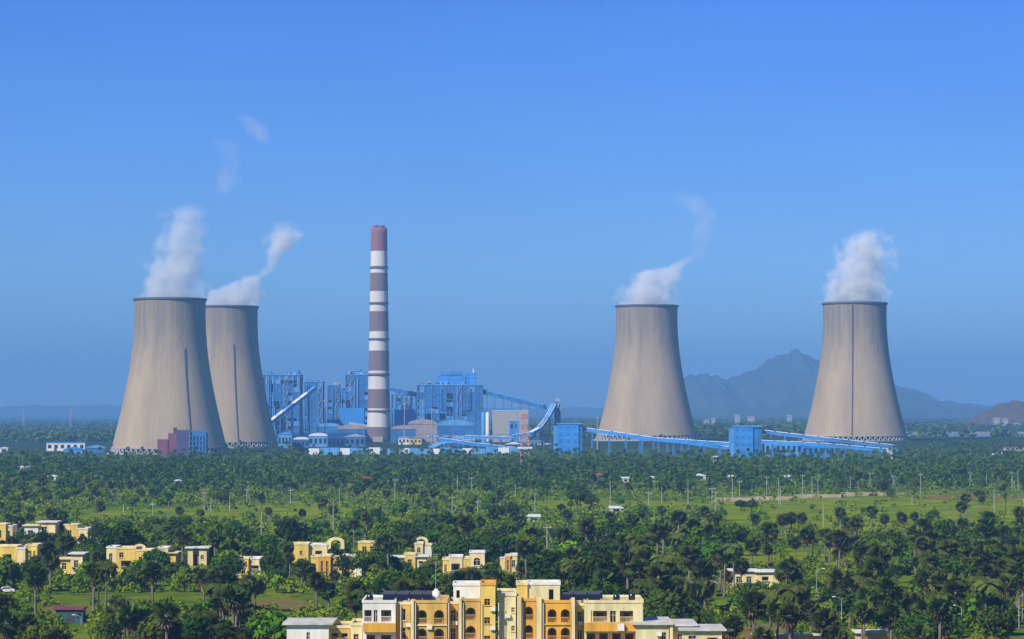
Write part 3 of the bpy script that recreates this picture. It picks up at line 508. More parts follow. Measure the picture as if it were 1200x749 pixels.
# teal gate shed with red top, front left
t = thing('shelter', 'teal shelter with a dull red roof edge at the bottom left', 'shelter', (ux(86, 535), 535, 0))
MB().box(-3.4, 2.3, 0, 3.5, 0, 2.7).build('wall', M['teal'], t); MB().prism([(-3.8, 2.72), (2.6, 2.72), (2.6, 3.15), (-3.8, 3.35)], -.5, 4).build('roof', M['mauve'], t); MB().box(-.8, .5, -.05, -.003, 0, 2.1).build('door', M['darksteel'], t); MB().box(1.0, 1.9, -.05, -.003, 1.1, 2.0).build('window', M['glass'], t)
for k in range(13): CLEAR.append((848 + 28 * k, 874 + 28 * k, 590, 614, 1000))
for k in range(11): CLEAR.append((100 + 28 * k, 126 + 28 * k, 597, 608, 1060))
for k in range(5): CLEAR.append((866 + 28 * k, 892 + 28 * k, 646, 658, 760))
for k in range(4): CLEAR.append((36 + 20 * k, 55 + 20 * k, 697, 714, 600))
for k in range(5): CLEAR.append((120 + 25 * k, 144 + 25 * k, 692, 700, 612))
for k in range(5): CLEAR.append((296 + 21 * k, 316 + 21 * k, 692, 716, 585))
CLEAR += [(73, 99, 717, 738, 535), (0, 22, 682, 696, 620)]
# white car at the left edge
t = thing('car', 'white car parked at the left edge below the porch villa', 'car', (ux(8, 622), 622, 0), 0.25)
body = [(-2.2, .35), (-2.25, .75), (-2.1, .95), (-1.2, 1.05), (-.6, 1.5), (.9, 1.52), (1.6, 1.05), (2.15, .98), (2.25, .6), (2.2, .35)]
bo = MB().prism(body, -.85, .85).build('body', M['carwhite'], t); bv = bo.modifiers.new('bevel', 'BEVEL'); bv.width = .08; bv.segments = 2
MB().prism([(-1.05, 1.06), (-.55, 1.42), (.85, 1.44), (1.42, 1.06)], -.86, .86).build('window', M['glass'], t)
for x in (-1.35, 1.35):
    for y in (-.82, .82):
        w = MB().tube([(x, y - .1, .32), (x, y + .1, .32)], [.32, .32], 20).build('wheel', M['rubber'], t); MB().tube([(x, y - .11, .32), (x, y + .11, .32)], [.18, .18], 16).build('rim', M['steel'], w)
for y in (-.6, .6): MB().box(-2.27, -2.2, y - .15, y + .15, .65, .8).build('headlight', M['steel'], t)

# ------------------------------------------------------------------ power plant
def plant(name, label, cat, u, Y, group=None): return thing(name, label, cat, (ux(u, Y), Y, hgt(ux(u, Y), Y)), 0, group)
def steel_house(label, Y, u0, u1, vt, dep, bays, floors, cladf, top=None, m='blue2', name='boiler_house', zb=None, cat='plant building'):
    t = plant(name, label, cat, (u0 + u1) / 2, Y); zb = t.location.z
    w = (u1 - u0) * Y / F / 2; h = vz(vt, Y) - zb; fr = MB()
    for i in range(bays + 1):
        x = -w + 2 * w * i / bays
        for y in (0, dep / 2, dep): fr.bar((x, y, 0), (x, y, h), 1.1)
    for j in range(1, floors + 1):
        z = h * j / floors
        for y in (0, dep / 2, dep): fr.bar((-w, y, z), (w, y, z), .8)
        for i in range(bays + 1): x = -w + 2 * w * i / bays; fr.bar((x, 0, z), (x, dep, z), .7)
    for i in range(0, bays, 2):
        for j in range(floors): x0, x1 = -w + 2 * w * i / bays, -w + 2 * w * (i + 1) / bays; fr.bar((x0, -.1, h * j / floors), (x1, -.1, h * (j + 1) / floors), .5)
    fr.build('steel_frame', M['bframe'], t)
    fl = MB()
    for j in range(1, floors): fl.box(-w + .5, w - .5, .7, dep - .7, h * j / floors - .3, h * j / floors)
    fl.build('floor_deck', M['darksteel'], t)
    MB().box(-w * .72, w * .72, dep * .25, dep * .9, h * .12, h * .93).build('boiler', M['blue'] if cladf < .5 else M['blue2'], t)
    rg = random.Random(int(u0)); pn = MB(); pw = MB()
    for i in range(bays):
        for j in range(floors):
            x0, x1 = -w + 2 * w * i / bays + .3, -w + 2 * w * (i + 1) / bays - .3; z0, z1 = h * j / floors + .5, h * (j + 1) / floors - .5
            r = rg.random()
            if r < cladf: pn.box(x0, x1, .15, .45, z0, z1)
            elif r < cladf + .12: MB().box(x0, x1, .15, .45, z0, z0 + (z1 - z0) * .6).build('pale_panel', M['blue3'], t)
    pn.box(-w + .4, -w + .7, 1, dep - 1, 0, h * .98); pn.box(w - .7, w - .4, 1, dep - 1, 0, h * .98)
    pn.build('cladding', M[m], t)
    MB().box(-w - .8, w + .8, -.8, dep + .8, h + .4, h + 1.6).build('roof', M['blue3'], t)
    for k in range(bays):
        x = rg.uniform(-w * .9, w * .8); MB().box(x, x + rg.uniform(1.5, 5), dep * .1, dep * .4, h + 1.61, h + rg.uniform(2.6, 5.5)).build('roof_unit', M[rg.choice(['blue3', 'steel', 'blue2'])], t)
    sx_ = w * rg.choice([-.55, .3, .75]); sm = MB()
    for j in range(floors): sg = 1 if j % 2 else -1; sm.bar((sx_ - sg * 2.2, -1.6, h * j / floors), (sx_ + sg * 2.2, -1.6, h * (j + 1) / floors), .7, .5)
    for a in (-2.6, 2.6): sm.bar((sx_ + a, -1.6, 0), (sx_ + a, -1.6, h), .35)
    sm.build('stair', M['steel'], t)
    for k in range(3):
        x = rg.uniform(-w * .9, w * .9); z = rg.uniform(.15, .7) * h; x2 = x + rg.uniform(-.5, .5) * w; MB().tube([(x, -1.0, 0), (x, -1.0, z), (max(-w, min(w, x2)), -1.0, z + 3), (max(-w, min(w, x2)), -1.0, h * .95)], [.7] * 4, 8).build('duct', M[rg.choice(['blue2', 'blue3', 'blue'])], t)
    if top:
        for k, (a, b_, v0, v1) in enumerate(top):
            xa, xb = (a - (u0 + u1) / 2) * Y / F, (b_ - (u0 + u1) / 2) * Y / F; za, zz_ = vz(v1, Y) - zb, vz(v0, Y) - zb
            pth = MB().box(xa, xb, dep * .2, dep * .8, za + 1.65, zz_).build('penthouse', M['blue2' if k % 2 else 'blue'], t)
            bd = MB()
            for q_ in range(1, 3): zq = za + 1.65 + (zz_ - za - 1.65) * q_ / 3; bd.box(xa - .2, xb + .2, dep * .2 - .25, dep * .2 - .02, zq - .5, zq + .5)
            bd.build('louvre_band', M['blue3'], pth)
    return t
steel_house('square boiler house with open steel floors just right of the cooling towers', 3250, 306, 351, 440, 46, 6, 8, .5, [(309, 344, 436.5, 440), (340, 349, 434, 440)])
steel_house('narrow blue tower building at the top of the white conveyor', 3200, 357, 378, 448, 24, 3, 8, .85, [(360, 374, 446, 448)], 'blue2', 'transfer_house')
steel_house('slender blue tower building between the conveyor head and the chimney', 3350, 384, 397, 452, 24, 2, 8, .85, None, 'blue2', 'transfer_house')
steel_house('dark blue boiler house with stepped roof left of the chimney', 3420, 405, 440, 440, 50, 5, 8, .65, [(411, 438, 435, 440), (414, 422, 432.5, 437)])
steel_house('low wide bunker building between the slender tower and chimney', 3460, 392, 430, 459, 30, 6, 6, .75, None, 'blue', 'bunker_house')
steel_house('open blue steel bay block right of the chimney', 3430, 459, 487, 463, 28, 5, 5, .35, None, 'blue3', 'bunker_house')
steel_house('largest dark blue boiler house with raised penthouse and horn, right of the chimney', 3280, 489, 565, 452, 60, 9, 8, .8, [(511, 546, 440, 452), (516, 541, 435.5, 441), (545, 557, 437, 452)])
t = plant('roof_vent', 'white horn shaped vent on top of the largest boiler house', 'vent', 555, 3290); t.location.z = vz(437, 3290); MB().tube([(0, 20, 0), (0, 20, 4), (-1.5, 20, 6)], [1.2, 1.6, 2.2], 12).build('horn', M['silver'], t)
def box_house(label, Y, u0, u1, vt, dep, m, roofm='silver', name='plant_building', roof='flat', rows_=0, cols=0, cat='plant building', vb=None, group=None, door=True):
    t = plant(name, label, cat, (u0 + u1) / 2, Y, group); w = (u1 - u0) * Y / F / 2; h = vz(vt, Y) - t.location.z
    MB().box(-w, w, 0, dep, -1, h).build('wall', M[m], t)
    if roof == 'flat': MB().box(-w - .5, w + .5, -.5, dep + .5, h + .003, h + .8).build('roof', M[roofm], t)
    elif roof == 'gable': MB().prism([(-w - .6, h + .003), (w + .6, h + .003), (w + .6, h + .3), (0, h + w * .28 + .3), (-w - .6, h + .3)], -.6, dep + .6).build('roof', M[roofm], t)
    else: MB().prism([(w * 1.03 * math.cos(a), h + .003 + w * .32 * math.sin(a)) for a in np.linspace(0, PI, 15)], -.6, dep + .6).build('roof', M[roofm], t)
    for j in range(rows_):
        for i in range(cols):
            x = -w + 2 * w * (i + .5) / cols; ww = w / cols * .55; z = h * (j + .55) / rows_; wn = MB().box(x - ww, x + ww, -.08, -.003, z - h / rows_ * .22, z + h / rows_ * .22).build('window', M['glass'], t)
    if door and w > 2: MB().box(-w * .6, -w * .6 + min(3, w * .4), -.1, -.004, 0, min(3.5, h * .4)).build('door', M['darksteel'], t)
    return t
def transfer_tower(label, Y, u0, u1, us, vt, dep, m):
    """blue clad conveyor transfer tower, floors banded, with a darker side bay"""
    t = plant('transfer_tower', label, 'transfer tower', (u0 + us) / 2, Y, 'bright blue conveyor transfer towers'); uc = (u0 + us) / 2; k = Y / F
    h = vz(vt, Y) - t.location.z; x0, x1, x2 = (u0 - uc) * k, (u1 - uc) * k, (us - uc) * k
    MB().box(x0, x1, 0, dep, 0, h).build('wall', M[m], t); MB().box(x1 + .02, x2, 1.5, dep - 1.5, 0, h * .97).build('stair_bay', M['blue2'], t)
    bd = MB(); nb = 4
    for j in range(1, nb): bd.box(x0 - .15, x1 + .15, -.25, -.01, h * j / nb - .35, h * j / nb + .35)
    bd.build('floor_band', M['blue3'], t)
    for j in range(nb):
        for i in range(3):
            x = x0 + (x1 - x0) * (i + .5) / 3; MB().box(x - 1.4, x + 1.4, -.1, -.012, h * (j + .45) / nb, h * (j + .7) / nb).build('window', M['blue2'], t)
    MB().box(x0 - .7, x2 + .5, -.7, dep + .7, h + .003, h + 1).build('roof', M['blue3'], t)
    MB().box(x0 - 3.5, x0 - .02, 2, dep - 2, 0, h * .93).build('downpipe_bay', M['blue3'], t); return t
transfer_tower('bright blue banded transfer tower left of the third cooling tower', 2560, 653, 678, 682.5, 497, 20, 'blue')
transfer_tower('bright blue transfer tower standing alone between the two right cooling towers', 2440, 860, 882, 893, 500, 20, 'blue')
def gallery(name, label, pts, Ys, w=4.0, h=3.4, m='blue', roofm='silver', legs=5, legm='bframe', group=None, split=0):
    """conveyor gallery along (u,v) points; trestle legs down to the ground"""
    P = [Vector((ux(u, Y), Y, vz(v, Y))) for (u, v), Y in zip(pts, Ys)]
    base = Vector((P[0].x, P[0].y, hgt(P[0].x, P[0].y))); t = thing(name, label, 'conveyor', base, 0, group)
    q = [p - base for p in P]; g_ = MB(); r = MB(); wn = MB()
    for a, b_ in zip(q[:-1], q[1:]):
        g_.bar(a, b_, w, h); d = (b_ - a)
        n = max(1, int(d.length / 14)); f_ = Vector((0, -w / 2 - .05, .2)); wn.bar(a + f_ + d.normalized(), b_ + f_ - d.normalized(), .06, h * .3)
        for i in range(n):
            if split and (i % 3 == 2): continue
            s, e = a + d * (i / n), a + d * ((i + .86) / n); up = Vector((0, 0, h / 2 + .25)); r.bar(s + up, e + up, w + 1.2, .45)
    g_.build('gallery', M[m], t); r.build('roof', M[roofm], t); wn.build('glazing', M['blue2'], t)
    L_ = sum((b_ - a).length for a, b_ in zip(q[:-1], q[1:]))
    for i in range(legs):
        s = L_ * (i + .6) / (legs + .4)
        for a, b_ in zip(q[:-1], q[1:]):
            if s <= (b_ - a).length: p = a + (b_ - a).normalized() * s; break
            s -= (b_ - a).length
        gz = hgt(p.x + base.x, p.y + base.y) - base.z
        if p.z - h / 2 - gz < 1.5: continue
        tr = MB()
        for y in (-1, 1):
            tr.bar((p.x - .9, p.y + y * (w / 2 + 1.5), gz), (p.x - .3, p.y + y * w / 2, p.z - h / 2), .55); tr.bar((p.x + .9, p.y + y * (w / 2 + 1.5), gz), (p.x + .3, p.y + y * w / 2, p.z - h / 2), .55)
        for k in (.25, .5, .75): zz_ = gz + (p.z - h / 2 - gz) * k; tr.bar((p.x, p.y - w / 2 - 1.2, zz_), (p.x, p.y + w / 2 + 1.2, zz_), .35); tr.bar((p.x - .8, p.y - w / 2 - 1, zz_), (p.x + .8, p.y - w / 2 - 1, zz_), .3)
        tr.build('trestle', M[legm], t)
    return t
gallery('conveyor_gallery', 'white segmented conveyor climbing up to the narrow blue tower', [(317, 495), (369, 455)], [3120, 3180], 5, 4, 'blue3', 'silver', 5, split=1)
gallery('conveyor_gallery', 'long dark gallery sloping down right from the largest boiler house', [(565, 459), (638, 477)], [3300, 3150], 5, 5, 'blue2', 'blue3', 7)
gallery('conveyor_gallery', 'short blue gallery between the chimney and the largest boiler house', [(459, 456), (489, 463)], [3400, 3330], 5, 4.5, 'blue2', 'blue3', 3)
gallery('conveyor_gallery', 'curved white conveyor rising like a ski jump left of the blue transfer tower', [(600, 512), (622, 508.5), (632, 503), (641, 491), (650, 474)], [2700, 2700, 2710, 2720, 2730], 5, 3.6, 'blue3', 'silver', 4)
steel_house('thin steel head tower at the top of the curved white conveyor', 2735, 650, 656, 472, 10, 1, 6, .1, None, 'blue2', 'head_tower')
gallery('conveyor_gallery', 'blue conveyor descending right past the third cooling tower', [(682, 503), (720, 508), (768, 515), (858, 521)], [2570, 2550, 2520, 2450], 4, 3.2, 'blue', 'silver', 9)
gallery('conveyor_gallery', 'lower blue conveyor with white roof left of the lone transfer tower', [(740, 513), (800, 518), (860, 526)], [2600, 2520, 2470], 4, 3, 'blue', 'silver', 6)
gallery('conveyor_gallery', 'upper blue conveyor sloping down in front of the rightmost cooling tower', [(893, 506), (960, 514), (1050, 524)], [2460, 2440, 2420], 4, 3.2, 'blue2', 'silver', 9)
gallery('conveyor_gallery', 'lower pale blue conveyor running right from the lone transfer tower', [(893, 518), (960, 521), (1052, 529)], [2430, 2400, 2380], 4, 3, 'blue', 'silver', 7)
box_house('low blue switchgear building right of the lone transfer tower under the conveyors', 2440, 896, 952, 519, 18, 'blue3', 'silver', rows_=1, cols=9)
box_house('blue steel shed beneath the upper conveyor', 2425, 940, 978, 522, 14, 'blue', 'silver', rows_=1, cols=6)
box_house('white domed shed at the right end of the blue conveyors', 2380, 1035, 1052, 529, 14, 'silver', 'silver', 'storage_dome', 'barrel')
box_house('long white office with square windows and blue roof left of the largest tower', 2750, 55, 100, 519, 16, 'white', 'blue', 'office_building', 'flat', 1, 6)
box_house('small blue sheds in front of the white office', 2640, 75, 97, 527, 12, 'blue3', 'blue', 'shed', 'gable')
box_house('purple blue pump shed just left of the largest cooling tower', 2680, 100, 124, 525, 12, 'blue2', 'blue3', 'shed', 'gable')
M['pump'] = mat('dull violet blue block', (0.07, 0.06, 0.13), 0.85, 0.3, 0.1)
t = plant('pump_house', 'dark red and blue stepped block at the foot of the largest cooling tower', 'plant building', 214, 2520); zb = t.location.z; k = 2520 / F
for (a, b_, v0, m, dy) in ((185, 197, 515, 'mauve', 0), (197.2, 207, 508, 'mauve', 1), (207.2, 222, 504, 'pump', 0)): MB().box((a - 214) * k, (b_ - 214) * k, dy, 16, 0, vz(v0, 2520) - zb).build('wall', M[m], t)
fr = MB(); h = vz(505, 2520) - zb
for i in range(6):
    for y in (0, 7, 14): fr.bar(((222.5 + i * 3.8 - 214) * k, y, 0), ((222.5 + i * 3.8 - 214) * k, y, h), .8)
for j in range(1, 6):
    for y in (0, 7, 14): fr.bar(((222.5 - 214) * k, y, h * j / 5), ((241.5 - 214) * k, y, h * j / 5), .8)
fr.build('steel_frame', M['bframe'], t); MB().box((223 - 214) * k, (241 - 214) * k, 5, 13, .5, h * .97).build('cladding', M['blue2'], t)
MB().box((203 - 214) * k, (206.5 - 214) * k, 3, 7, vz(508, 2520) - zb, vz(501, 2520) - zb).build('stair_head', M['darksteel'], t)
box_house('pale building with blue lower bay below the sloping gallery', 3050, 577, 619, 482, 30, 'conc', 'silver', 'service_building', 'flat', 0, 0)
box_house('blue annex standing in front of the pale building', 3000, 597, 608, 494, 10, 'blue', 'blue3', 'annex', 'flat', 2, 2)
DD = (('tan barrel roofed workshop immediately left of the chimney base', 3150, 395, 428, 503, 'tan'), ('mauve barrel roofed workshop behind the chimney base', 3180, 372, 398, 500, 'blue3'), ('tan barrel roofed workshop right of the chimney base', 3120, 458, 486, 503, 'tan'), ('long tan barrel roofed hall below the largest boiler house', 3160, 478, 512, 497, 'tan'), ('brown barrel roofed hall at the right foot of the largest boiler house', 3140, 512, 556, 499, 'blue3'))
for lab, Y, a, b_, v, rm in DD: box_house(lab, Y, a, b_, v, 26, 'tan' if 'tan' in lab and a > 470 else 'blue2', rm, 'workshop', 'barrel', 0, 0, 'workshop', None, 'barrel roofed workshops round the chimney')
box_house('small yellow and white house right of the chimney base', 2950, 467, 480, 513, 12, 'white', 'tan', 'house', 'gable', 1, 3, 'house'); box_house('yellow brick house beside the small white one', 2950, 480.5, 494, 514, 12, 'yellow', 'tan', 'house', 'gable', 1, 3, 'house')
rg = random.Random(5); k_ = 0
sheds = [(502, 522, 521, 'blue', 'gable'), (524, 541, 519, 'blue2', 'flat'), (542, 556, 516, 'blue', 'flat'), (558, 575, 520, 'blue', 'gable'), (575, 592, 525, 'blue3', 'barrel'), (592, 612, 521, 'blue', 'gable'), (488, 503, 527, 'blue2', 'gable'), (618, 634, 517, 'conc', 'flat'), (634, 650, 522, 'blue3', 'gable'), (344, 362, 515, 'blue2', 'barrel'), (362, 384, 511, 'blue3', 'barrel'), (384, 404, 514, 'blue2', 'barrel'), (404, 428, 512, 'blue3', 'gable'), (326, 342, 509, 'blue3', 'gable')]
side = ['left', 'right']
for i, (a, b_, v, m, rf) in enumerate(sorted(sheds)):
    nm = {'blue': 'bright blue', 'blue2': 'dark blue', 'blue3': 'pale blue', 'conc': 'grey'}[m]; rn = {'gable': 'pitched roof', 'flat': 'flat roof', 'barrel': 'curved roof'}[rf]
    box_house(f"{nm} plant shed with a {rn}, {ORD[i]}{' from left' if i else ''} in the shed row", 2820 + 25 * (i % 3), a, b_, v, 14, m, 'silver' if i % 3 else 'blue3', 'plant_shed', rf, 1, 4, 'shed', None, 'low plant sheds in front of the boiler houses')
gallery('conveyor_gallery', 'low white roofed conveyor zigzag over the blue sheds', [(500, 528), (518, 519), (545, 512), (600, 514)], [2790, 2780, 2770, 2760], 4, 3, 'blue3', 'silver', 6)
gallery('conveyor_gallery', 'second low white conveyor just above the long fence, centre', [(515, 515), (560, 521), (612, 527)], [2760, 2750, 2740], 4, 3, 'blue', 'silver', 5)
# ducts, precipitators, silos, pipe bridges and flood light masts
for lab, u0, u1, v, Y in (('grey electrostatic precipitator on hopper legs left of the chimney', 398, 427, 478, 3330), ('grey electrostatic precipitator on hopper legs right of the chimney', 461, 486, 480, 3330)):
    t = plant('precipitator', lab, 'plant equipment', (u0 + u1) / 2, Y); h = vz(v, Y) - t.location.z; w = (u1 - u0) * Y / F / 2
    MB().box(-w, w, 0, 22, h * .45, h).build('casing', M['blue'], t); hp = 4
    for i in range(hp):
        x = -w + 2 * w * (i + .5) / hp; q_ = w / hp * .9
        MB().add([(x - q_, 1, h * .45 - .01), (x + q_, 1, h * .45 - .01), (x + q_, 20, h * .45 - .01), (x - q_, 20, h * .45 - .01), (x - 1, 8, h * .18), (x + 1, 8, h * .18), (x + 1, 12, h * .18), (x - 1, 12, h * .18)], [(0, 1, 5, 4), (1, 2, 6, 5), (2, 3, 7, 6), (3, 0, 4, 7), (4, 5, 6, 7)]).build('hopper', M['steel'], t)
    for i in range(hp + 1):
        for y in (.5, 21.5): x = -w + 2 * w * i / hp; MB().box(x - .5, x + .5, y - .5, y + .5, 0, h * .45).build('leg', M['bframe'], t)
t = plant('flue_duct', 'large grey flue duct running into the chimney foot', 'duct', 436, 3310); zb = t.location.z
MB().bar((-30, 6, 22), (8, 0, 16), 7, 7).build('duct', M['steel'], t)
for x in (-26, -12): MB().box(x - .6, x + .6, 3, 5, 0, 16).build('support', M['bframe'], t)
for i, u in enumerate((566.5, 571.5, 590, 595.5)):
    t = plant('silo', f"{ORD[i]} pale silo{' from left' if i else ''} at the right foot of the largest boiler house", 'silo', u, 3120, 'pale silos by the largest boiler house'); h = vz(485 if i < 2 else 490, 3120) - t.location.z
    MB().lathe([(2.4, 0), (2.4, h), (1.2, h + 2), (.05, h + 2.4)], 20).build('shell', M['silver' if i % 2 else 'blue3'], t, True); MB().tube([(2.6, -.6, 0), (2.6, -.6, h + 1)], [.25, .25], 6).build('pipe', M['steel'], t)
for lab, u0, u1, v, Y in (('pipe bridge with several pipes left of the chimney foot', 338, 425, 507.5, 3040), ('pipe bridge with several pipes in front of the largest boiler house', 500, 600, 509, 2960)):
    t = plant('pipe_bridge', lab, 'pipe bridge', (u0 + u1) / 2, Y); h = vz(v, Y) - t.location.z; w = (u1 - u0) * Y / F / 2; tr = MB(); n_ = int(w / 5)
    for i in range(n_):
        xa, xb = -w + 2 * w * i / n_, -w + 2 * w * (i + 1) / n_; tr.bar((xa, 0, h - 3), (xb, 0, h), .4); tr.bar((xb, 0, h - 3), (xb, 0, h), .4)
    tr.bar((-w, 0, h), (w, 0, h), .5); tr.bar((-w, 0, h - 3), (w, 0, h - 3), .5); tr.build('truss', M['bframe'], t)
    for k, m_ in enumerate(('silver', 'tan', 'blue3')): MB().tube([(-w, 1 + 1.2 * k, h - 2.2), (w, 1 + 1.2 * k, h - 2.2)], [.5, .5], 8).build('pipe', M[m_], t)
    for i in range(7): x = -w + 2 * w * (i + .5) / 7; MB().box(x - .4, x + .4, 0, 3.5, 0, h - 3).build('support', M['bframe'], t)
for i, (u, v, Y) in enumerate(((332, 478, 3000), (381, 470, 3050), (474, 474, 3000), (506, 480, 2950), (606, 476, 3000), (700, 490, 2650))):
    t = plant('floodlight_mast', f"{ORD[i]} thin floodlight mast{' from left' if i else ''} in the power plant", 'mast', u, Y, 'thin floodlight masts in the power plant'); h = vz(v, Y) - t.location.z
    MB().tube([(0, 0, 0), (0, 0, h)], [.7, .35], 8).build('pole', M['steel'], t); MB().box(-2, 2, -.6, .6, h, h + 1).build('lamp_ring', M['steel'], t)
# boundary wall along the plant edge / fence line: panels along the plant edge
t = plant('boundary_wall', 'long pale blue and white boundary wall along the plant edge', 'wall', 480, 2560); k = 2560 / F; zb = t.location.z
w1 = MB(); w2 = MB(); x = (362 - 480) * k; i = 0
while x < (612 - 480) * k:
    l_ = random.uniform(8, 13); (w1 if i % 3 else w2).box(x, x + l_ - .6, 0, .5, -1, 6.4 + random.uniform(-1.0, .8)); x += l_; i += 1
w1.build('panel', M['blue3'], t); w2.build('white_panel', M['silver'], t)
# right edge pavilion and far right bits
box_house('grey pavilion with white columns at the right edge below the hill', 2600, 1178, 1204, 524, 14, 'conc', 'mauve', 'pavilion', 'flat', 1, 5)
t = plant('canopy', 'small white curved canopy right of the rightmost cooling tower', 'canopy', 1170, 2400); MB().prism([(7 * math.cos(a), 2.4 * math.sin(a) + 3) for a in np.linspace(0, PI, 11)], 0, 6).build('roof', M['silver'], t)
for x in (-6, 6): MB().box(x - .2, x + .2, 1, 1.4, 0, 3.1).build('post', M['steel'], t)
# small white houses in the mid distance
for i, (u, v, wd, rf, lab) in enumerate(((61, 561, 11, 'gable', 'small white house in the far wood at left'), (208, 566, 8, 'gable', 'tiny white house in the far wood below the largest cooling tower'), (704, 559, 13, 'gable', 'white house with red roof in the wood below the third cooling tower'), (733, 563, 7, 'flat', 'tiny white hut just right of the red roofed house'), (764, 562, 8, 'flat', 'tiny white hut below the right side of the third cooling tower'), (820, 560, 13, 'gable', 'white shed left of the lone blue transfer tower'), (855, 561, 13, 'flat', 'white shed below the lone blue transfer tower'), (920, 561, 16, 'flat', 'white flat house below the hill'), (842, 538, 11, 'flat', 'white hut at the foot of the lone transfer tower'), (5, 528, 9, 'gable', 'white house at the left edge near the horizon'), (30, 550, 16, 'flat', 'long pale roof in the wood at far left'), (424, 563, 26, 'flat', 'long reddish low house below the chimney'), (625, 608, 14, 'flat', 'pale flat roof in the scrub below the lattice mast'), (722, 598, 14, 'flat', 'pale flat roof in the scrub below the third cooling tower'))):
    Y = gy(v + 3); box_house(lab, Y, u - wd / 2, u + wd / 2, v - 2.5, 8, 'white' if i != 11 else 'tan', 'silver' if i not in (2, 11) else 'redpaint', 'small_house', rf, 1, 1, 'house', None, None); CLEAR.append((u - wd / 2, u + wd / 2, v - 4, v + 1, Y))
# low wall along the dirt track
t = thing('roadside_wall', 'long low pale wall along the far edge of the right meadow', 'wall', (0, 0, 0)); mb = MB()
pw_ = [(832, 587), (880, 585.5), (930, 583), (985, 580.5), (1046, 577.5)]; pr_ = None
for (a, b_) in zip(pw_[:-1], pw_[1:]):
    A_, B_ = G(*a), (ux(b_[0], gy(a[1])), gy(a[1])); mb.bar((*A_, .8), (*B_, .8), .35, 1.8)
    if pr_: mb.bar((*pr_, .8), (A_[0], A_[1], .8), .35, 1.8)
    pr_ = B_
mb.build('wall', M['dirt'], t); CLEAR.append((832, 1046, 575, 589, 1200))
# far hillside houses
far = [(1168, 490, 9, 4800), (1178, 491, 8, 4790), (1192, 496, 8, 4780), (880, 488, 12, 6000), (864, 486, 9, 6050), (828, 492, 9, 5200), (836, 490, 6, 5300), (925, 487, 8, 6100), (845, 501, 10, 4300), (835, 499, 5, 4350), (856, 503, 6, 4200), (20, 503, 8, 4900), (45, 505, 7, 4700), (75, 500, 7, 5200), (110, 507, 8, 4400), (690, 497, 7, 5400)]
for i, (u, v, wd, Y) in enumerate(sorted(far)):
    z = vz(v + 3, Y); t = thing('distant_building', f"{ORD[i]} {'' if i == 0 else 'from left '}of the faint pale buildings below the far hills", 'building', (ux(u, Y), Y, z), 0, 'faint pale buildings below the far hills'); w = wd * Y / F / 3
    MB().box(-w, w, 0, 12, -25 if v < 495 and u > 780 else -2, 2.4 * Y / F).build('wall', M['conc'], t); MB().box(-w - 1, w + 1, -1, 13, 2.4 * Y / F + .01, 2.4 * Y / F + 1.2).build('roof', M['roof'], t)

# ------------------------------------------------------------------ lattice mast, poles, street lamps
def mast(label, u, Y, vt, w0, w1, bands=True, name='lattice_mast', m1='redpaint', m2='post', nseg=10):
    t = plant(name, label, 'mast', u, Y); h = vz(vt, Y) - t.location.z; mb = MB()
    for s in range(nseg):
        mb.cur = s % 2 if bands else 1
        a, b_ = h * s / nseg, h * (s + 1) / nseg; wa, wb = (w0 + (w1 - w0) * s / nseg) / 2, (w0 + (w1 - w0) * (s + 1) / nseg) / 2
        c0 = [(-wa, -wa), (wa, -wa), (wa, wa), (-wa, wa)]; c1 = [(-wb, -wb), (wb, -wb), (wb, wb), (-wb, wb)]
        for i in range(4):
            j = (i + 1) % 4; th = .32 * (w0 / 5)
            mb.bar((*c0[i], a), (*c1[i], b_), th * 1.3); mb.bar((*c0[i], a), (*c1[j], b_), th * .7); mb.bar((*c0[j], a), (*c1[i], b_), th * .7); mb.bar((*c1[i], b_), (*c1[j], b_), th * .7)
    mb.build('lattice', [M[m1], M[m2]], t); return t, h
t, h = mast('red and white lattice mast in front of the plant, centre', 615, 1900, 480, 7.5, 3.0, nseg=12)
MB().box(-5.5, 5.5, -5.5, 5.5, h * .36, h * .36 + 1.3).build('platform', M['white'], t)
MB().bar((0, 0, h), (0, 0, h + 6), .3).build('aerial', M['redpaint'], t)
CLEAR.append((609, 622, 480, 560, 1850))
mast('thin distant mast at far left, nearer the edge', 28, 5200, 476, 4, 1.2, False, m2='steel'); mast('thin distant mast left of the largest cooling tower', 83, 5200, 479, 4, 1.2, False, m2='steel')
def pole(kind, u, vt, vb, label, i0=[None]):
    Y = gy(vb) if vb > 545 else 2100; t = plant('utility_pole', label, 'pole', u, Y, 'pale poles standing in the scrub'); h = vz(vt, Y) - t.location.z
    MB().tube([(0, 0, 0), (0, 0, h)], [.2, .13], 8).build('post', M['post'], t)
    if kind: c = MB().box(-1.3, 1.3, -.12, .12, h - 1.2, h - .95).build('crossarm', M['post'], t)
    if kind: [MB().tube([(x, 0, h - .95), (x, 0, h - .6)], [.08, .06], 6).build('insulator', M['white'], c) for x in (-1.1, 0, 1.1)]
    if kind == 2: MB().bar((0, .1, h * .8), (2.0, .1, 0), .16).build('stay', M['post'], t)
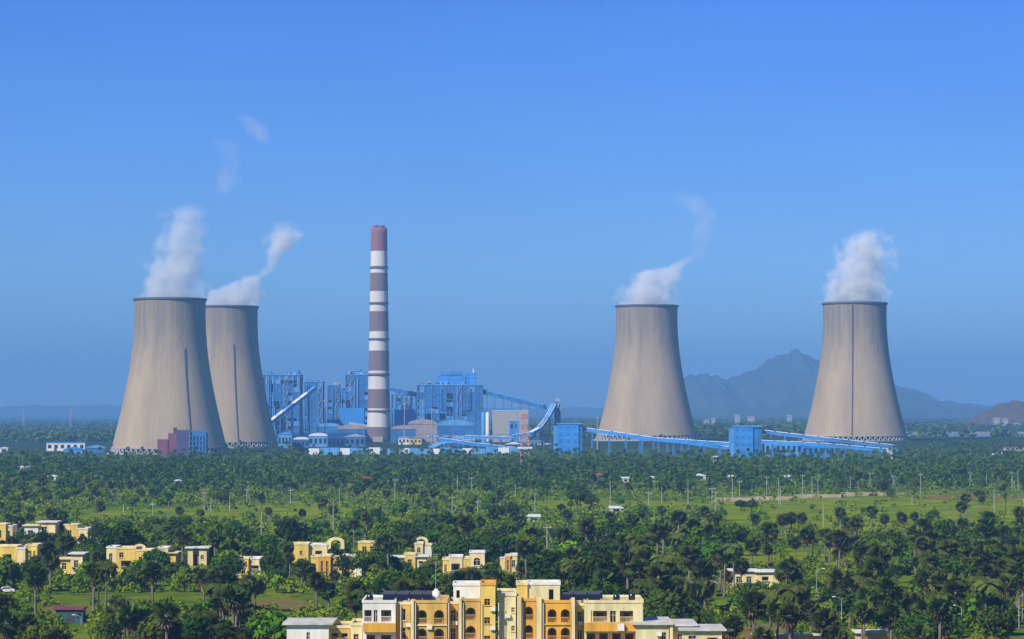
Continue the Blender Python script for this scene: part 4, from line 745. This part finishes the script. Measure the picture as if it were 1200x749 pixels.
PL = [(146, 590, 603), (180, 588, 604), (240, 575, 598), (248, 582, 600), (290, 571, 590), (341, 572, 590), (270, 580, 600), (398, 570, 590), (391, 585, 622), (463, 560, 584), (530, 580, 602), (627, 577, 600), (641, 614, 642), (536, 556, 575), (553, 558, 575), (715, 565, 595), (760, 575, 592), (775, 570, 590), (806, 566, 590), (834, 570, 591), (838, 574, 598), (858, 560, 583), (866, 562, 585), (898, 557, 580), (912, 560, 590), (914, 572, 592), (940, 555, 580), (951, 558, 580), (958, 560, 580), (996, 558, 580), (964, 590, 618), (1019, 553, 568), (1046, 556, 575), (1078, 554, 578), (1136, 552, 570), (1155, 556, 572), (1164, 573, 600), (1185, 552, 575), (1192, 553, 575), (1068, 580, 592), (1199, 583, 597), (307, 600, 625), (560, 585, 600), (604, 567, 580)]
for i, (u, a, b_) in enumerate(sorted(PL)):
    nb = 'in the scrub left of the lattice mast' if u < 612 else 'in the scrub right of the lattice mast'
    idx = i if u < 612 else i - sum(1 for q_ in PL if q_[0] < 612)
    w = ORD[idx] if idx < 20 else ['twenty-first', 'twenty-second', 'twenty-third', 'twenty-fourth', 'twenty-fifth', 'twenty-sixth', 'twenty-seventh', 'twenty-eighth', 'twenty-ninth'][idx - 20]
    pole((0, 1, 2)[i % 3] if i % 4 else 0, u, a, b_, f"{w} pale pole{'' if idx == 0 else ' from left'} {nb}")
    CLEAR.append((u - 1, u + 1, a, b_ - 3, gy(b_) if b_ > 545 else 2100))
def street_lamp(u, vt, Y, arms, label):
    t = thing('street_lamp', label, 'street lamp', (ux(u, Y), Y, 0), 0, 'street lamps along the lower right road'); h = vz(vt, Y)
    MB().tube([(0, 0, 0), (0, 0, h * .5), (0, 0, h)], [.11, .09, .06], 10).build('pole', M['steel'], t)
    for s in arms:
        MB().tube([(0, 0, h - .1), (s * .7, 0, h + .3), (s * 1.6, 0, h + .45)], [.055, .05, .045], 8).build('arm', M['steel'], t)
        MB().box(s * 1.6 - .35, s * 1.6 + .35, -.14, .14, h + .36, h + .54).build('lamp_head', M['white'], t)
    CLEAR.append((u - 2, u + 2, vt - 3, vt + 30, Y - 4))
for u, vt, Y, arms, lab in ((842, 676, 640, (-1, 1), 'double arm street lamp left of the right palm grove'), (956, 668, 600, (1,), 'single street lamp right of the long cream house'), (985, 701, 520, (-1,), 'tall single street lamp just left of the white roofed hut'), (1060, 657, 690, (-1, 1), 'farthest double arm street lamp above the right grove'), (1125, 711, 500, (-1,), 'street lamp with short arm in the bottom right grove'), (1192, 698, 520, (1,), 'taller street lamp at the right edge'), (1196, 713, 535, (-1, 1), 'shorter double lamp at the right edge'), (97, 722, 530, (-1,), 'pale lamp post in front of the teal shelter')): street_lamp(u, vt, Y, arms, lab)

# ------------------------------------------------------------------ vegetation prototypes
def leaf_quads(P, Nn, size, rng, aspect=0.6):
    """diamond leaf clumps at P facing roughly Nn"""
    n = len(P); r = rng.normal(size=(n, 3)); Nn = Nn / (np.linalg.norm(Nn, axis=1, keepdims=True) + 1e-9)
    t = np.cross(Nn, r); t /= np.linalg.norm(t, axis=1, keepdims=True) + 1e-9; b_ = np.cross(Nn, t); s = (size * rng.uniform(.6, 1.3, n))[:, None]
    V = np.stack([P - t * s, P - b_ * s * aspect, P + t * s, P + b_ * s * aspect], 1).reshape(-1, 3)
    return V, np.arange(n * 4).reshape(n, 4)
def crown_pts(rng, R, H, zc_, n, clumps=11, up=.35):
    C = rng.normal(size=(clumps, 3)); C /= np.linalg.norm(C, axis=1, keepdims=True); C[:, 2] = np.abs(C[:, 2]) * 1.1 - .35
    C *= np.array([R * .68, R * .68, H * .36]) * rng.uniform(.55, 1.1, (clumps, 1)); rc = rng.uniform(.32, .52, clumps) * R
    k = rng.integers(0, clumps, n); d = rng.normal(size=(n, 3)); d /= np.linalg.norm(d, axis=1, keepdims=True)
    P = C[k] + d * (rc[k] * rng.uniform(.55, 1.08, n))[:, None] * np.array([1, 1, .8]) + [0, 0, zc_]
    Nn = d + np.array([0, 0, up]) + rng.normal(size=(n, 3)) * .45; return P, Nn
def tree_meshes(seed, H, R, n, lm, size):
    rng = np.random.default_rng(seed); zc_ = H - R * .75
    P, Nn = crown_pts(rng, R, R * 1.7, zc_, n); V, Q = leaf_quads(P, Nn, size, rng); cr = npmesh('crown', V, Q, lm)
    mb = MB(); b = rng.uniform(-.3, .3, 2); top = (b[0], b[1], zc_); mb.tube([(0, 0, -.3), (b[0] * .4, b[1] * .3, H * .25), top], [.32, .24, .14], 8)
    for k in range(5):
        a = rng.uniform(0, 2 * PI); mb.tube([(b[0] * .5, b[1] * .4, H * rng.uniform(.25, .4)), (R * .35 * math.cos(a), R * .35 * math.sin(a), zc_ - .3), (R * .6 * math.cos(a), R * .6 * math.sin(a), zc_ + R * .25)], [.16, .11, .05], 6)
    return mb.mesh('trunk', M['bark'], True), cr
def fan_leaf(out, c, d, s, L_, nb, spread, droop, w=.16):
    n_ = np.cross(d, s)
    for a in np.linspace(-spread, spread, nb):
        bdir = math.cos(a) * d + math.sin(a) * s; tip = c + bdir * L_ + np.array([0, 0, -droop * L_]); mid = c + bdir * L_ * .55 + np.array([0, 0, -droop * L_ * .25])
        side_ = (-math.sin(a) * d + math.cos(a) * s) * w * L_ + n_ * .05
        out += [c, mid - side_, tip, mid + side_]
def palm_meshes(seed, H, full=True):
    rng = np.random.default_rng(seed); lx, ly = rng.uniform(-.5, .5, 2); top = np.array([lx, ly, H]); out = []
    nl = 30
    for k in range(nl):
        z = 1 - 1.45 * (k + .5) / nl; a = k * 2.399 + rng.uniform(-.3, .3); r = math.sqrt(max(0, 1 - z * z)); d = np.array([r * math.cos(a), r * math.sin(a), z]); s = np.cross(d, rng.normal(size=3)); s /= np.linalg.norm(s)
        fan_leaf(out, top + d * rng.uniform(.7, 1.2), d, s, rng.uniform(1.1, 1.45), 9, 1.75, .12)
    V = np.array(out); cr = npmesh('crown', V, np.arange(len(V)).reshape(-1, 4), M['palmleaf'])
    out = []
    for k in range(12):
        a = rng.uniform(0, 2 * PI); z = rng.uniform(-.95, -.35); r = math.sqrt(1 - z * z); d = np.array([r * math.cos(a), r * math.sin(a), z]); s = np.cross(d, rng.normal(size=3)); s /= np.linalg.norm(s)
        fan_leaf(out, top + d * .5 - [0, 0, .3], d, s, rng.uniform(.9, 1.3), 6, 1.2, .4)
    V = np.array(out); dr = npmesh('dry_fronds', V, np.arange(len(V)).reshape(-1, 4), M['dry'])
    mb = MB(); mb.tube([(0, 0, -.3), (lx * .2, ly * .2, .6), (lx * .5, ly * .5, H * .5), tuple(top)], [.42, .27, .2, .2], 8)
    return mb.mesh('trunk', M['palebark'], True), cr, dr
def coco_meshes(seed, H):
    rng = np.random.default_rng(seed); top = np.array([rng.uniform(-.8, .8), rng.uniform(-.4, .4), H]); V = []
    for k in range(18):
        a = k * 2.399; e = rng.uniform(-.1, 1.0); L_ = rng.uniform(2.6, 3.4); h_ = np.array([math.cos(a), math.sin(a), 0]); s = np.array([-math.sin(a), math.cos(a), 0]); p = top.copy(); dirv = e
        for j in range(7):
            q_ = p + (h_ * math.cos(dirv) + np.array([0, 0, math.sin(dirv)])) * L_ / 7
            ll = .9 * math.sin(PI * (j + 1) / 8.5) + .12
            for sg in (-1, 1): V += [p, q_, q_ + s * sg * ll + h_ * .25 - [0, 0, ll * .55], p + s * sg * ll + h_ * .1 - [0, 0, ll * .55]]
            p = q_; dirv -= .34
    V = np.array(V); cr = npmesh('crown', V, np.arange(len(V)).reshape(-1, 4), M['palmleaf'])
    mb = MB(); mb.tube([(0, 0, -.3), (top[0] * .1, 0, H * .3), (top[0] * .5, top[1] * .5, H * .7), tuple(top)], [.26, .18, .15, .13], 8); return mb.mesh('trunk', M['palebark'], True), cr
def proto(name, meshes, H, R):
    return dict(name=name, meshes=meshes, H=H, R=R)
BROAD = []
for i in range(9):
    H = [8.5, 7, 10, 6.5, 9, 7.5, 11, 6, 8][i]; R = [4.2, 3.8, 4.8, 3.6, 4.0, 4.4, 5.0, 3.4, 4.6][i]; lm = [M['leaf'], M['leaf2'], M['leaf'], M['leaf3'], M['leaf2'], M['leaf'], M['leaf2'], M['leaf3'], M['leaf']][i]
    BROAD.append((tree_meshes(100 + i, H, R, 1100, lm, .5), H, R, ['mid green leafy tree', 'dark round tree', 'mid green leafy tree', 'bright green tree', 'dark round tree', 'mid green leafy tree', 'dark round tree', 'bright green tree', 'mid green leafy tree'][i]))
FAN = [(palm_meshes(200 + i, H), H, 2.4, 'fan palm') for i, H in enumerate([7.0, 8.2, 6.0, 5.2, 9.2, 7.6, 4.6])]
COCO = [(coco_meshes(300 + i, H), H, 2.6, 'slender feather palm') for i, H in enumerate([9, 10.5, 8])]

# ------------------------------------------------------------------ vegetation placement
COLS = [(-1e9, 125, 'left of the largest cooling tower'), (125, 245, 'below the largest cooling tower'), (245, 330, 'below the second cooling tower'), (330, 425, 'left of the chimney'), (425, 475, 'below the chimney'), (475, 570, 'below the largest boiler house'), (570, 700, 'below the lattice mast'), (700, 820, 'below the third cooling tower'), (820, 940, 'below the hill'), (940, 1065, 'below the rightmost cooling tower'), (1065, 1e9, 'right of the rightmost cooling tower')]
BANDS = [(0, 560, 'front row'), (560, 690, 'second row'), (690, 860, 'villa row'), (860, 1060, 'behind the villas'), (1060, 1450, 'meadow row'), (1450, 1e9, 'far row')]
NOGO = [(845, 1210, 583, 621), (95, 420, 594, 609), (615, 830, 588, 598), (60, 400, 696, 716), (836, 930, 730, 760), (1050, 1210, 576, 590)]   # open ground: base points (u, v)
def density(u, v, rng):
    for a, b_, c, d in NOGO:
        if a < u < b_ and c < v < d: return .07
    if 840 < u < 1070 and 612 < v < 664: return .22
    if 590 < u < 850 and 575 < v < 645: return .3
    if 80 < u < 440 and 590 < v < 622: return .2
    if 400 < u < 600 and 575 < v < 640: return .45
    if v < 640 and v > 575: return .5
    return 1.0
cand = []; rng = np.random.default_rng(21)
def covers(u, vt, vb, ru, Y):
    for a, b_, c, d, YY_ in CLEAR:
        if Y < YY_ - 1 and u + ru > a and u - ru < b_ and vt < d and vb > c:
            ov = (min(u + ru, b_) - max(u - ru, a)) * (min(vb, d) - max(vt, c)); ar = max(1, (b_ - a) * (d - c))
            if ov / ar > .42 or (b_ - a < 6): return True
    return False
def inside_block(x, y, R):                     # keep trunks out of the buildings
    if 405 < y < 436 and ux(330, YA) - R < x < ux(856, YA) + R: return True
    for a, b_, c, d, YY_ in CLEAR:
        if YY_ - 1 < y < YY_ + 9 + R * .3 and ux(a, YY_) - R * .6 < x < ux(b_, YY_) + R * .6: return True
    return False
def palm_share(u, v):
    if u > 1030 and v > 640: return .68
    if u > 830 and v > 640: return .62
    if u < 330 and v > 700: return .65
    if 680 < u < 800 and 640 < v < 700: return .5
    if u > 800 and 600 < v < 650: return .6
    if v < 620: return .42
    return .3
tries = 0
while len(cand) < 2600 and tries < 80000:
    tries += 1
    u = rng.uniform(-25, 1225); Y = math.exp(rng.uniform(math.log(440), math.log(1950))); v = HZ + CH * F / Y
    if rng.uniform() > density(u, v, rng): continue
    isp = rng.uniform() < palm_share(u, v); sc = rng.uniform(.62, 1.4) if Y < 830 else rng.uniform(.75, 1.25)
    if isp:
        if Y < 640: sc = rng.uniform(1.0, 1.35)
        kind, idx = ('fan', int(rng.integers(0, 7))) if rng.uniform() < .9 else ('coco', int(rng.integers(0, 3)))
        pr = (FAN if kind == 'fan' else COCO)[idx]
    else:
        kind, idx = 'broad', int(rng.integers(0, 9))
        if (u > 880 and v > 660 and rng.uniform() < .7): idx = [1, 4, 6][int(rng.integers(0, 3))]
        if Y > 830:
            sc *= rng.uniform(.6, .85)
            if rng.uniform() < .6: idx = [3, 7, 0][int(rng.integers(0, 3))]
        pr = BROAD[idx]
    x = ux(u, Y)
    if inside_block(x, Y, pr[2] * sc): continue
    Hp = (pr[1] + (1.9 if isp else 0)) * sc * F / Y; ru = pr[2] * sc * F / Y
    if covers(u, v - Hp, (v - Hp * .45) if isp else v, ru, Y): continue
    # keep a readable spacing between crowns
    if any(abs(x - c['x']) < (pr[2] * sc + c['R']) * .36 and abs(Y - c['Y']) < (pr[2] * sc + c['R']) * .42 for c in cand[-900:]): continue
    cand.append(dict(u=u, v=v, Y=Y, x=x, kind=kind, idx=idx, sc=sc, R=pr[2] * sc, Hp=Hp, ru=ru, rz=rng.uniform(0, 6.28)))
# palms and trees the photograph shows singly
for u, vb, kind, idx, sc in ((62, 640, 'fan', 4, 1.15), (72, 643, 'fan', 1, 1.05), (786, 688, 'coco', 1, .8), (793, 690, 'coco', 0, .85), (1020, 632, 'fan', 1, 1.2), (1034, 634, 'fan', 5, 1.0), (985, 636, 'fan', 4, 1.1), (992, 640, 'fan', 0, 1.1), (885, 632, 'fan', 0, 1.0), (920, 634, 'fan', 5, 1.0), (938, 636, 'fan', 1, 1.0), (1195, 640, 'fan', 4, 1.2), (680, 598, 'broad', 6, 1.1), (676, 600, 'broad', 4, 1.2), (500, 690, 'coco', 2, .8)):
    Y = gy(vb); pr = {'fan': FAN, 'coco': COCO, 'broad': BROAD}[kind][idx]
    cand.append(dict(u=u, v=vb, Y=Y, x=ux(u, Y), kind=kind, idx=idx, sc=sc, R=pr[2] * sc, Hp=(pr[1] + 1.9) * sc * F / Y, ru=pr[2] * sc * F / Y, rz=1.0, keep=True))
for i, (u, vb, sc) in enumerate(((30, 684, .8), (4, 655, .8), (78, 653, .85), (24, 651, .7), (14, 652, .9), (38, 650, 1.1), (50, 652, .8), (98, 648, .8), (120, 650, .9), (56, 655, .9), (66, 680, .9), (112, 676, .8), (121, 684, .85), (150, 690, .7), (183, 680, .9), (211, 682, .85), (232, 690, .75), (262, 682, .9), (272, 690, .8), (311, 684, .95), (333, 668, .8), (358, 688, .75), (392, 690, .7), (406, 684, .7), (428, 684, .95), (447, 678, .8), (455, 682, .85), (470, 680, .7), (510, 688, .9), (546, 690, .6), (574, 686, .9), (613, 686, .9), (88, 658, .7), (108, 655, .6), (852, 696, .8), (880, 700, .6), (920, 694, .8))):
    Y = gy(vb); kind = 'fan' if i % 3 == 1 else 'broad'; idx = (0, 3, 5)[i % 3] if kind == 'fan' else (1, 4, 0, 6, 2)[i % 5]; pr = (FAN if kind == 'fan' else BROAD)[idx]
    if inside_block(ux(u, Y), Y, .5): Y -= 9
    cand.append(dict(u=u, v=HZ + CH * F / Y, Y=Y, x=ux(u, Y), kind=kind, idx=idx, sc=sc, R=pr[2] * sc, Hp=(pr[1] + (1.9 if kind == 'fan' else 0)) * sc * F / Y, ru=pr[2] * sc * F / Y, rz=i * 1.7, keep=True))
# visible area of each, nearest first, on a coarse raster of the photograph
cov = np.zeros((749, 1200), bool); VV, UU = np.mgrid[0:749, 0:1200]
cov[705:749, 337:848] = True
cand.sort(key=lambda c: c['Y'])
for c in cand:
    cvz = c['v'] - c['Hp'] + c['ru'] if c['kind'] != 'broad' else c['v'] - c['Hp'] * .6
    rv = c['ru'] if c['kind'] != 'broad' else c['Hp'] * .42
    a0, a1, b0, b1 = int(max(0, cvz - rv)), int(min(749, cvz + rv + 1)), int(max(0, c['u'] - c['ru'])), int(min(1200, c['u'] + c['ru'] + 1))
    c['vis'] = 0
    if a1 <= a0 or b1 <= b0: continue
    el = ((UU[a0:a1, b0:b1] - c['u']) / c['ru']) ** 2 + ((VV[a0:a1, b0:b1] - cvz) / rv) ** 2 < .8
    sub = cov[a0:a1, b0:b1]; c['vis'] = int((el & ~sub).sum()); sub |= el
ind, rest = [], []
for isb in (True, False):
    k = sorted([c for c in cand if (c['kind'] == 'broad') == isb], key=lambda c: (-1e9 if c.get('keep') else -c['vis']))
    good = [c for c in k if c['vis'] >= 14 or c.get('keep')]
    ind += good[:285]; rest += good[285:] + [c for c in k if not (c['vis'] >= 14 or c.get('keep')) and c['vis'] > 0]
def colname(u): return next(n for a, b_, n in COLS if a <= u < b_)
def bandname(Y): return next(n for a, b_, n in BANDS if a <= Y < b_)
cells = {}
for c in ind:
    base = {'fan': FAN, 'coco': COCO, 'broad': BROAD}[c['kind']][c['idx']][3]
    if c['kind'] == 'fan': base = ('tall ' if FAN[c['idx']][1] * c['sc'] > 8.0 else 'short ' if FAN[c['idx']][1] * c['sc'] < 5.6 else '') + base
    c['desc'] = base; cells.setdefault((base, bandname(c['Y']), colname(c['u'])), []).append(c)
for (d, b_, cn), lst in cells.items():
    lst.sort(key=lambda c: c['u'])
    for i, c in enumerate(lst):
        c['label'] = f"{ORD[i]} {d}, {b_}, {cn}" if len(lst) > 1 else f"only {d}, {b_}, {cn}"
        if i and len(lst) > 1: c['label'] = f"{ORD[i]} {d} from left, {b_}, {cn}"
for c in ind:
    P_ = {'fan': FAN, 'coco': COCO, 'broad': BROAD}[c['kind']][c['idx']]; nm = {'fan': 'fan_palm', 'coco': 'feather_palm', 'broad': 'broadleaf_tree'}[c['kind']]
    t = thing(nm, c['label'], {'fan': 'palm tree', 'coco': 'palm tree', 'broad': 'tree'}[c['kind']], (c['x'], c['Y'], hgt(c['x'], c['Y'])), c['rz'], {'fan': 'fan palms scattered through the scrub', 'coco': 'slender feather palms', 'broad': 'leafy trees scattered through the scrub'}[c['kind']])
    t.scale = (c['sc'],) * 3
    for me in P_[0]: link(bpy.data.objects.new(me.name.split('.')[0], me), t)
# the rest of the wood, and the far wood, as one mass each of leaf clumps
def read(me):
    V = np.empty(len(me.vertices) * 3, np.float32); me.vertices.foreach_get('co', V); return V.reshape(-1, 3)
class Mass:
    def __init__(s): s.V = []
    def quads(s, V): s.V.append(V)
    def build(s, name, m):
        V = np.concatenate(s.V); return tag(link(bpy.data.objects.new(name, npmesh(name, V, np.arange(len(V)).reshape(-1, 4), m))), kind='stuff')
def blob(mass, x, y, z, R, H, n, size, up=.5):
    P, Nn = crown_pts(rng, R, H * 1.5, H * .55, n, 5, up); V, Q = leaf_quads(P, Nn, size, rng, .7); mass.quads(V + np.array([x, y, z]))
def palmblob(mass, x, y, z, H, R):
    out = []; top = np.array([x, y, z + H])
    for k in range(11):
        zz_ = 1 - 1.5 * (k + .5) / 11; a = k * 2.4 + rng.uniform(-.4, .4); r = math.sqrt(max(0, 1 - zz_ * zz_)); d = np.array([r * math.cos(a), r * math.sin(a), zz_]); s = np.cross(d, rng.normal(size=3)); s /= np.linalg.norm(s)
        fan_leaf(out, top + d * R * .35, d, s, R * .65, 5, 1.6, .1, .25)
    mass.quads(np.array(out)); mass.quads(np.array([(x - .2, y, z), (x + .2, y, z), (x + .15, y, z + H), (x - .15, y, z + H), (x, y - .2, z), (x, y + .2, z), (x, y + .15, z + H), (x, y - .15, z + H)]))
mw = Mass()
for c in rest:
    z = hgt(c['x'], c['Y'])
    if c['kind'] == 'broad': blob(mw, c['x'], c['Y'], z, c['R'], BROAD[c['idx']][1] * c['sc'] * .8, 130, .75)
    else: palmblob(mw, c['x'], c['Y'], z, FAN[c['idx'] % 7][1] * c['sc'], 2.3 * c['sc'])
n = 0
while n < 3700:
    u = rng.uniform(-30, 1230); v = rng.uniform(530, 577); Y = gy(v); x = ux(u, Y)
    if v > 566 and rng.uniform() < .5: continue
    if v < 541 and not (255 < u < 345 or u > 1060) and rng.uniform() < .94: continue
    n += 1
    if inside_block(x, Y, 3): continue
    h = rng.uniform(5, 10); 
    if covers(u, v - h * F / Y, v, 3 * F / Y, Y): continue
    if rng.uniform() < .35: palmblob(mw, x, Y, hgt(x, Y), rng.uniform(7, 12), rng.uniform(2, 2.6))
    else: blob(mw, x, Y, hgt(x, Y), rng.uniform(2.8, 5), h * .8, 55, 1.15)
mw.build('far_wood', M['wood'])
ms = Mass(); n = 0
while n < 15000:                               # low scrub between the trees
    u = rng.uniform(-30, 1230); Y = math.exp(rng.uniform(math.log(430), math.log(1750))); v = HZ + CH * F / Y; x = ux(u, Y); n += 1
    dn = density(u, v, rng)
    if dn < .1 and rng.uniform() > .12: continue
    if 640 < v < 664 and 860 < u < 1005 and rng.uniform() < .75: continue
    if inside_block(x, Y, 1.5): continue
    R = rng.uniform(.9, 2.9) * (1.2 if Y > 900 else 1)
    if covers(u, v - R * 1.4 * F / Y, v, R * F / Y, Y): continue
    blob(ms, x, Y, -.2, R, R * 1.3, int(44 if Y < 900 else 24), .42 if Y < 900 else .65, .8)
ms.build('scrub', M['scrub'])
md = Mass()
for _ in range(4200):                          # woods on the plain beyond the plant
    Y = math.exp(rng.uniform(math.log(3350), math.log(9500))); u = rng.uniform(-40, 1240); x = ux(u, Y)
    if 1005 < u and 3400 < Y < 4260: continue
    if (x - ux(444, Yc)) ** 2 + (Y - Yc) ** 2 < 40 ** 2: continue
    blob(md, x, Y, hgt(x, Y), rng.uniform(8, 22), rng.uniform(6, 12), 34, 3.4, .8)
md.build('distant_woods', M['wood'])

# ------------------------------------------------------------------ steam
def plume(label, Y, uc, vbase, stops, dens=.03, name='steam_plume', seed=0, cat='steam', group='steam rising from the cooling towers'):
    """stops: (v, axis u, radius px, density factor), from the bottom up"""
    k = Y / F; z0 = vz(vbase, Y); Hh = (vbase - stops[-1][0]) * k; t0 = [(vbase - s[0]) * k / Hh for s in stops]
    axs = [(s[1] - uc) * k for s in stops]; Rs = [s[2] * k * (1.15 if dens > .036 else 1.03) for s in stops]; lo = min(axs) - 1; sp_ = max(1, max(axs) - lo); Rm = max(Rs)
    m = bpy.data.materials.new('steam'); m.use_nodes = True; nt = m.node_tree; N = nt.nodes; L = nt.links; N.remove(N['Principled BSDF']); out = N['Material Output']
    tc = N.new('ShaderNodeTexCoord')
    nzv = N.new('ShaderNodeTexNoise'); nzv.inputs['Scale'].default_value = .028; nzv.inputs['Detail'].default_value = 3
    of = N.new('ShaderNodeVectorMath'); of.operation = 'ADD'; of.inputs[1].default_value = (seed * 131, seed * 97, seed * 53); L.new(tc.outputs['Object'], of.inputs[0]); L.new(of.outputs[0], nzv.inputs['Vector'])
    w1_ = N.new('ShaderNodeVectorMath'); w1_.operation = 'SUBTRACT'; w1_.inputs[1].default_value = (.5, .5, .5); L.new(nzv.outputs['Color'], w1_.inputs[0])
    w2_ = N.new('ShaderNodeVectorMath'); w2_.operation = 'SCALE'; w2_.inputs['Scale'].default_value = Rm * (1.6 if 'wisp' in name else .65); L.new(w1_.outputs[0], w2_.inputs[0])
    wp = N.new('ShaderNodeVectorMath'); wp.operation = 'ADD'; L.new(tc.outputs['Object'], wp.inputs[0]); L.new(w2_.outputs[0], wp.inputs[1])
    sx = N.new('ShaderNodeSeparateXYZ'); L.new(wp.outputs[0], sx.inputs[0]); s0 = N.new('ShaderNodeSeparateXYZ'); L.new(tc.outputs['Object'], s0.inputs[0])
    def mt(op, a, b_=None, cl=False):
        q_ = N.new('ShaderNodeMath'); q_.operation = op; q_.use_clamp = cl
        for i, x in enumerate((a, b_)):
            if x is None: continue
            if isinstance(x, (int, float)): q_.inputs[i].default_value = x
            else: L.new(x, q_.inputs[i])
        return q_.outputs[0]
    h_ = mt('DIVIDE', s0.outputs[2], Hh); rp = N.new('ShaderNodeValToRGB'); L.new(h_, rp.inputs[0]); els = rp.color_ramp.elements
    for i, (tt, a, r, s) in enumerate(zip(t0, axs, Rs, stops)):
        e = els[0] if i == 0 else (els[1] if i == 1 else els.new(tt)); e.position = tt; e.color = ((a - lo) / sp_, r / Rm, s[3], 1)
    sc2 = N.new('ShaderNodeSeparateColor'); L.new(rp.outputs[0], sc2.inputs[0])
    axn = mt('ADD', mt('MULTIPLY', sc2.outputs[0], sp_), lo); dx = mt('SUBTRACT', sx.outputs[0], axn); R_ = mt('MULTIPLY', sc2.outputs[1], Rm)
    rr = mt('SQRT', mt('ADD', mt('MULTIPLY', dx, dx), mt('MULTIPLY', sx.outputs[1], sx.outputs[1]))); fall = mt('SUBTRACT', 1.0, mt('DIVIDE', rr, R_))
    n2 = N.new('ShaderNodeTexNoise'); n2.inputs['Scale'].default_value = .055; n2.inputs['Detail'].default_value = 5; n2.inputs['Roughness'].default_value = .6; L.new(of.outputs[0], n2.inputs['Vector'])
    d_ = mt('ADD', fall, mt('MULTIPLY', mt('SUBTRACT', n2.outputs['Fac'], .51), 3.1)); d_ = mt('MULTIPLY', mt('MULTIPLY', d_, 1.6, True), sc2.outputs[2])
    d_ = mt('MULTIPLY', d_, dens * 1.6); d_ = mt('MULTIPLY', d_, mt('MULTIPLY', mt('SUBTRACT', 1.0, h_, True), 6.0, True))
    pv = N.new('ShaderNodeVolumePrincipled'); pv.inputs['Color'].default_value = (.99, .995, 1.0, 1); pv.inputs['Anisotropy'].default_value = -.3; L.new(d_, pv.inputs['Density']); L.new(pv.outputs[0], out.inputs['Volume'])
    m.cycles.volume_step_rate = .35
    # hull
    mb = MB(); nn = 26; pts, rad = [], []; rg = random.Random(seed)
    for i in range(nn):
        tt = i / (nn - 1); pts.append((float(np.interp(tt, t0, axs)), 0, tt * Hh)); rad.append(float(np.interp(tt, t0, Rs)) * 1.32 + 1.5 + rg.uniform(-.6, .6))
    n_ = 16; vs = [(p[0] + r * math.cos(2 * PI * j / n_), r * math.sin(2 * PI * j / n_), p[2]) for p, r in zip(pts, rad) for j in range(n_)]
    fs = [(i * n_ + j, i * n_ + (j + 1) % n_, (i + 1) * n_ + (j + 1) % n_, (i + 1) * n_ + j) for i in range(nn - 1) for j in range(n_)] + [tuple(range(n_))[::-1], tuple(range((nn - 1) * n_, nn * n_))]
    o = mb.add(vs, fs).build(name, m); o.location = (ux(uc, Y), Y, z0); return tag(o, label, cat, group)
plume('broad white steam plume leaning right above the largest cooling tower', 2637, 199, 349.5, [(349.5, 199, 38, 1), (338, 200, 36, 1), (320, 205, 33, .9), (300, 210, 28, .85), (280, 215, 26, .8), (262, 217, 26, .7), (250, 219, 26, .55), (236, 222, 22, .3)], .03, seed=1)
plume('crooked steam plume with a detached head above the half hidden cooling tower', 2909, 264, 358.5, [(358.5, 266, 32, 1), (350, 271, 29, 1), (340, 277, 21, 1), (332, 288, 14, .9), (322, 303, 11, .85), (310, 314, 9, .8), (298, 320, 11, .8), (286, 330, 20, .85), (274, 333, 19, .8), (258, 336, 12, .5)], .04, seed=2)
plume('low steam plume trailing thin wisps above the third cooling tower', 3038, 758, 357.5, [(357.5, 757, 33, 1), (346, 761, 31, 1), (332, 765, 29, 1), (320, 772, 26, .8), (312, 790, 16, .5), (300, 818, 12, .10), (282, 825, 13, .10), (264, 823, 16, .20), (248, 821, 18, .2), (234, 809, 18, .22), (220, 798, 14, .16)], .035, seed=3)
plume('compact rounded steam plume above the rightmost cooling tower', 2963, 1002, 353.5, [(353.5, 1001, 34, 1), (340, 1002, 31, 1), (325, 1008, 29, .95), (310, 1011, 28, .95), (296, 1014, 26, .9), (284, 1018, 26, .85), (274, 1020, 20, .6), (266, 1022, 14, .4)], .04, seed=4)
plume('faint ragged steam wisp drifting above the largest cooling tower', 2660, 262, 232, [(232, 256, 9, .5), (222, 262, 17, .9), (210, 267, 18, 1), (196, 270, 14, .6), (182, 268, 12, .5), (168, 262, 16, .5), (156, 262, 12, .2)], .0062, 'steam_wisp', 5, group='detached steam wisps')
plume('highest detached steam wisp in the blue sky at upper left', 2660, 296, 168, [(168, 306, 5, .6), (160, 303, 15, 1), (148, 296, 18, 1), (138, 288, 14, .9), (130, 282, 5, .3)], .0075, 'steam_wisp', 6, group='detached steam wisps')

# ------------------------------------------------------------------ haze
hz = bpy.data.materials.new('haze'); hz.use_nodes = True; nt = hz.node_tree; nt.nodes.remove(nt.nodes['Principled BSDF'])
pv = nt.nodes.new('ShaderNodeVolumePrincipled'); pv.inputs['Color'].default_value = (.22, .50, .91, 1); pv.inputs['Density'].default_value = 1.2e-4; pv.inputs['Anisotropy'].default_value = 0.0
nt.links.new(pv.outputs[0], nt.nodes['Material Output'].inputs['Volume']); hz.cycles.homogeneous_volume = True
tag(MB().box(-5200, 5200, -100, 19000, -4.5, 420).build('haze', hz), kind='stuff')
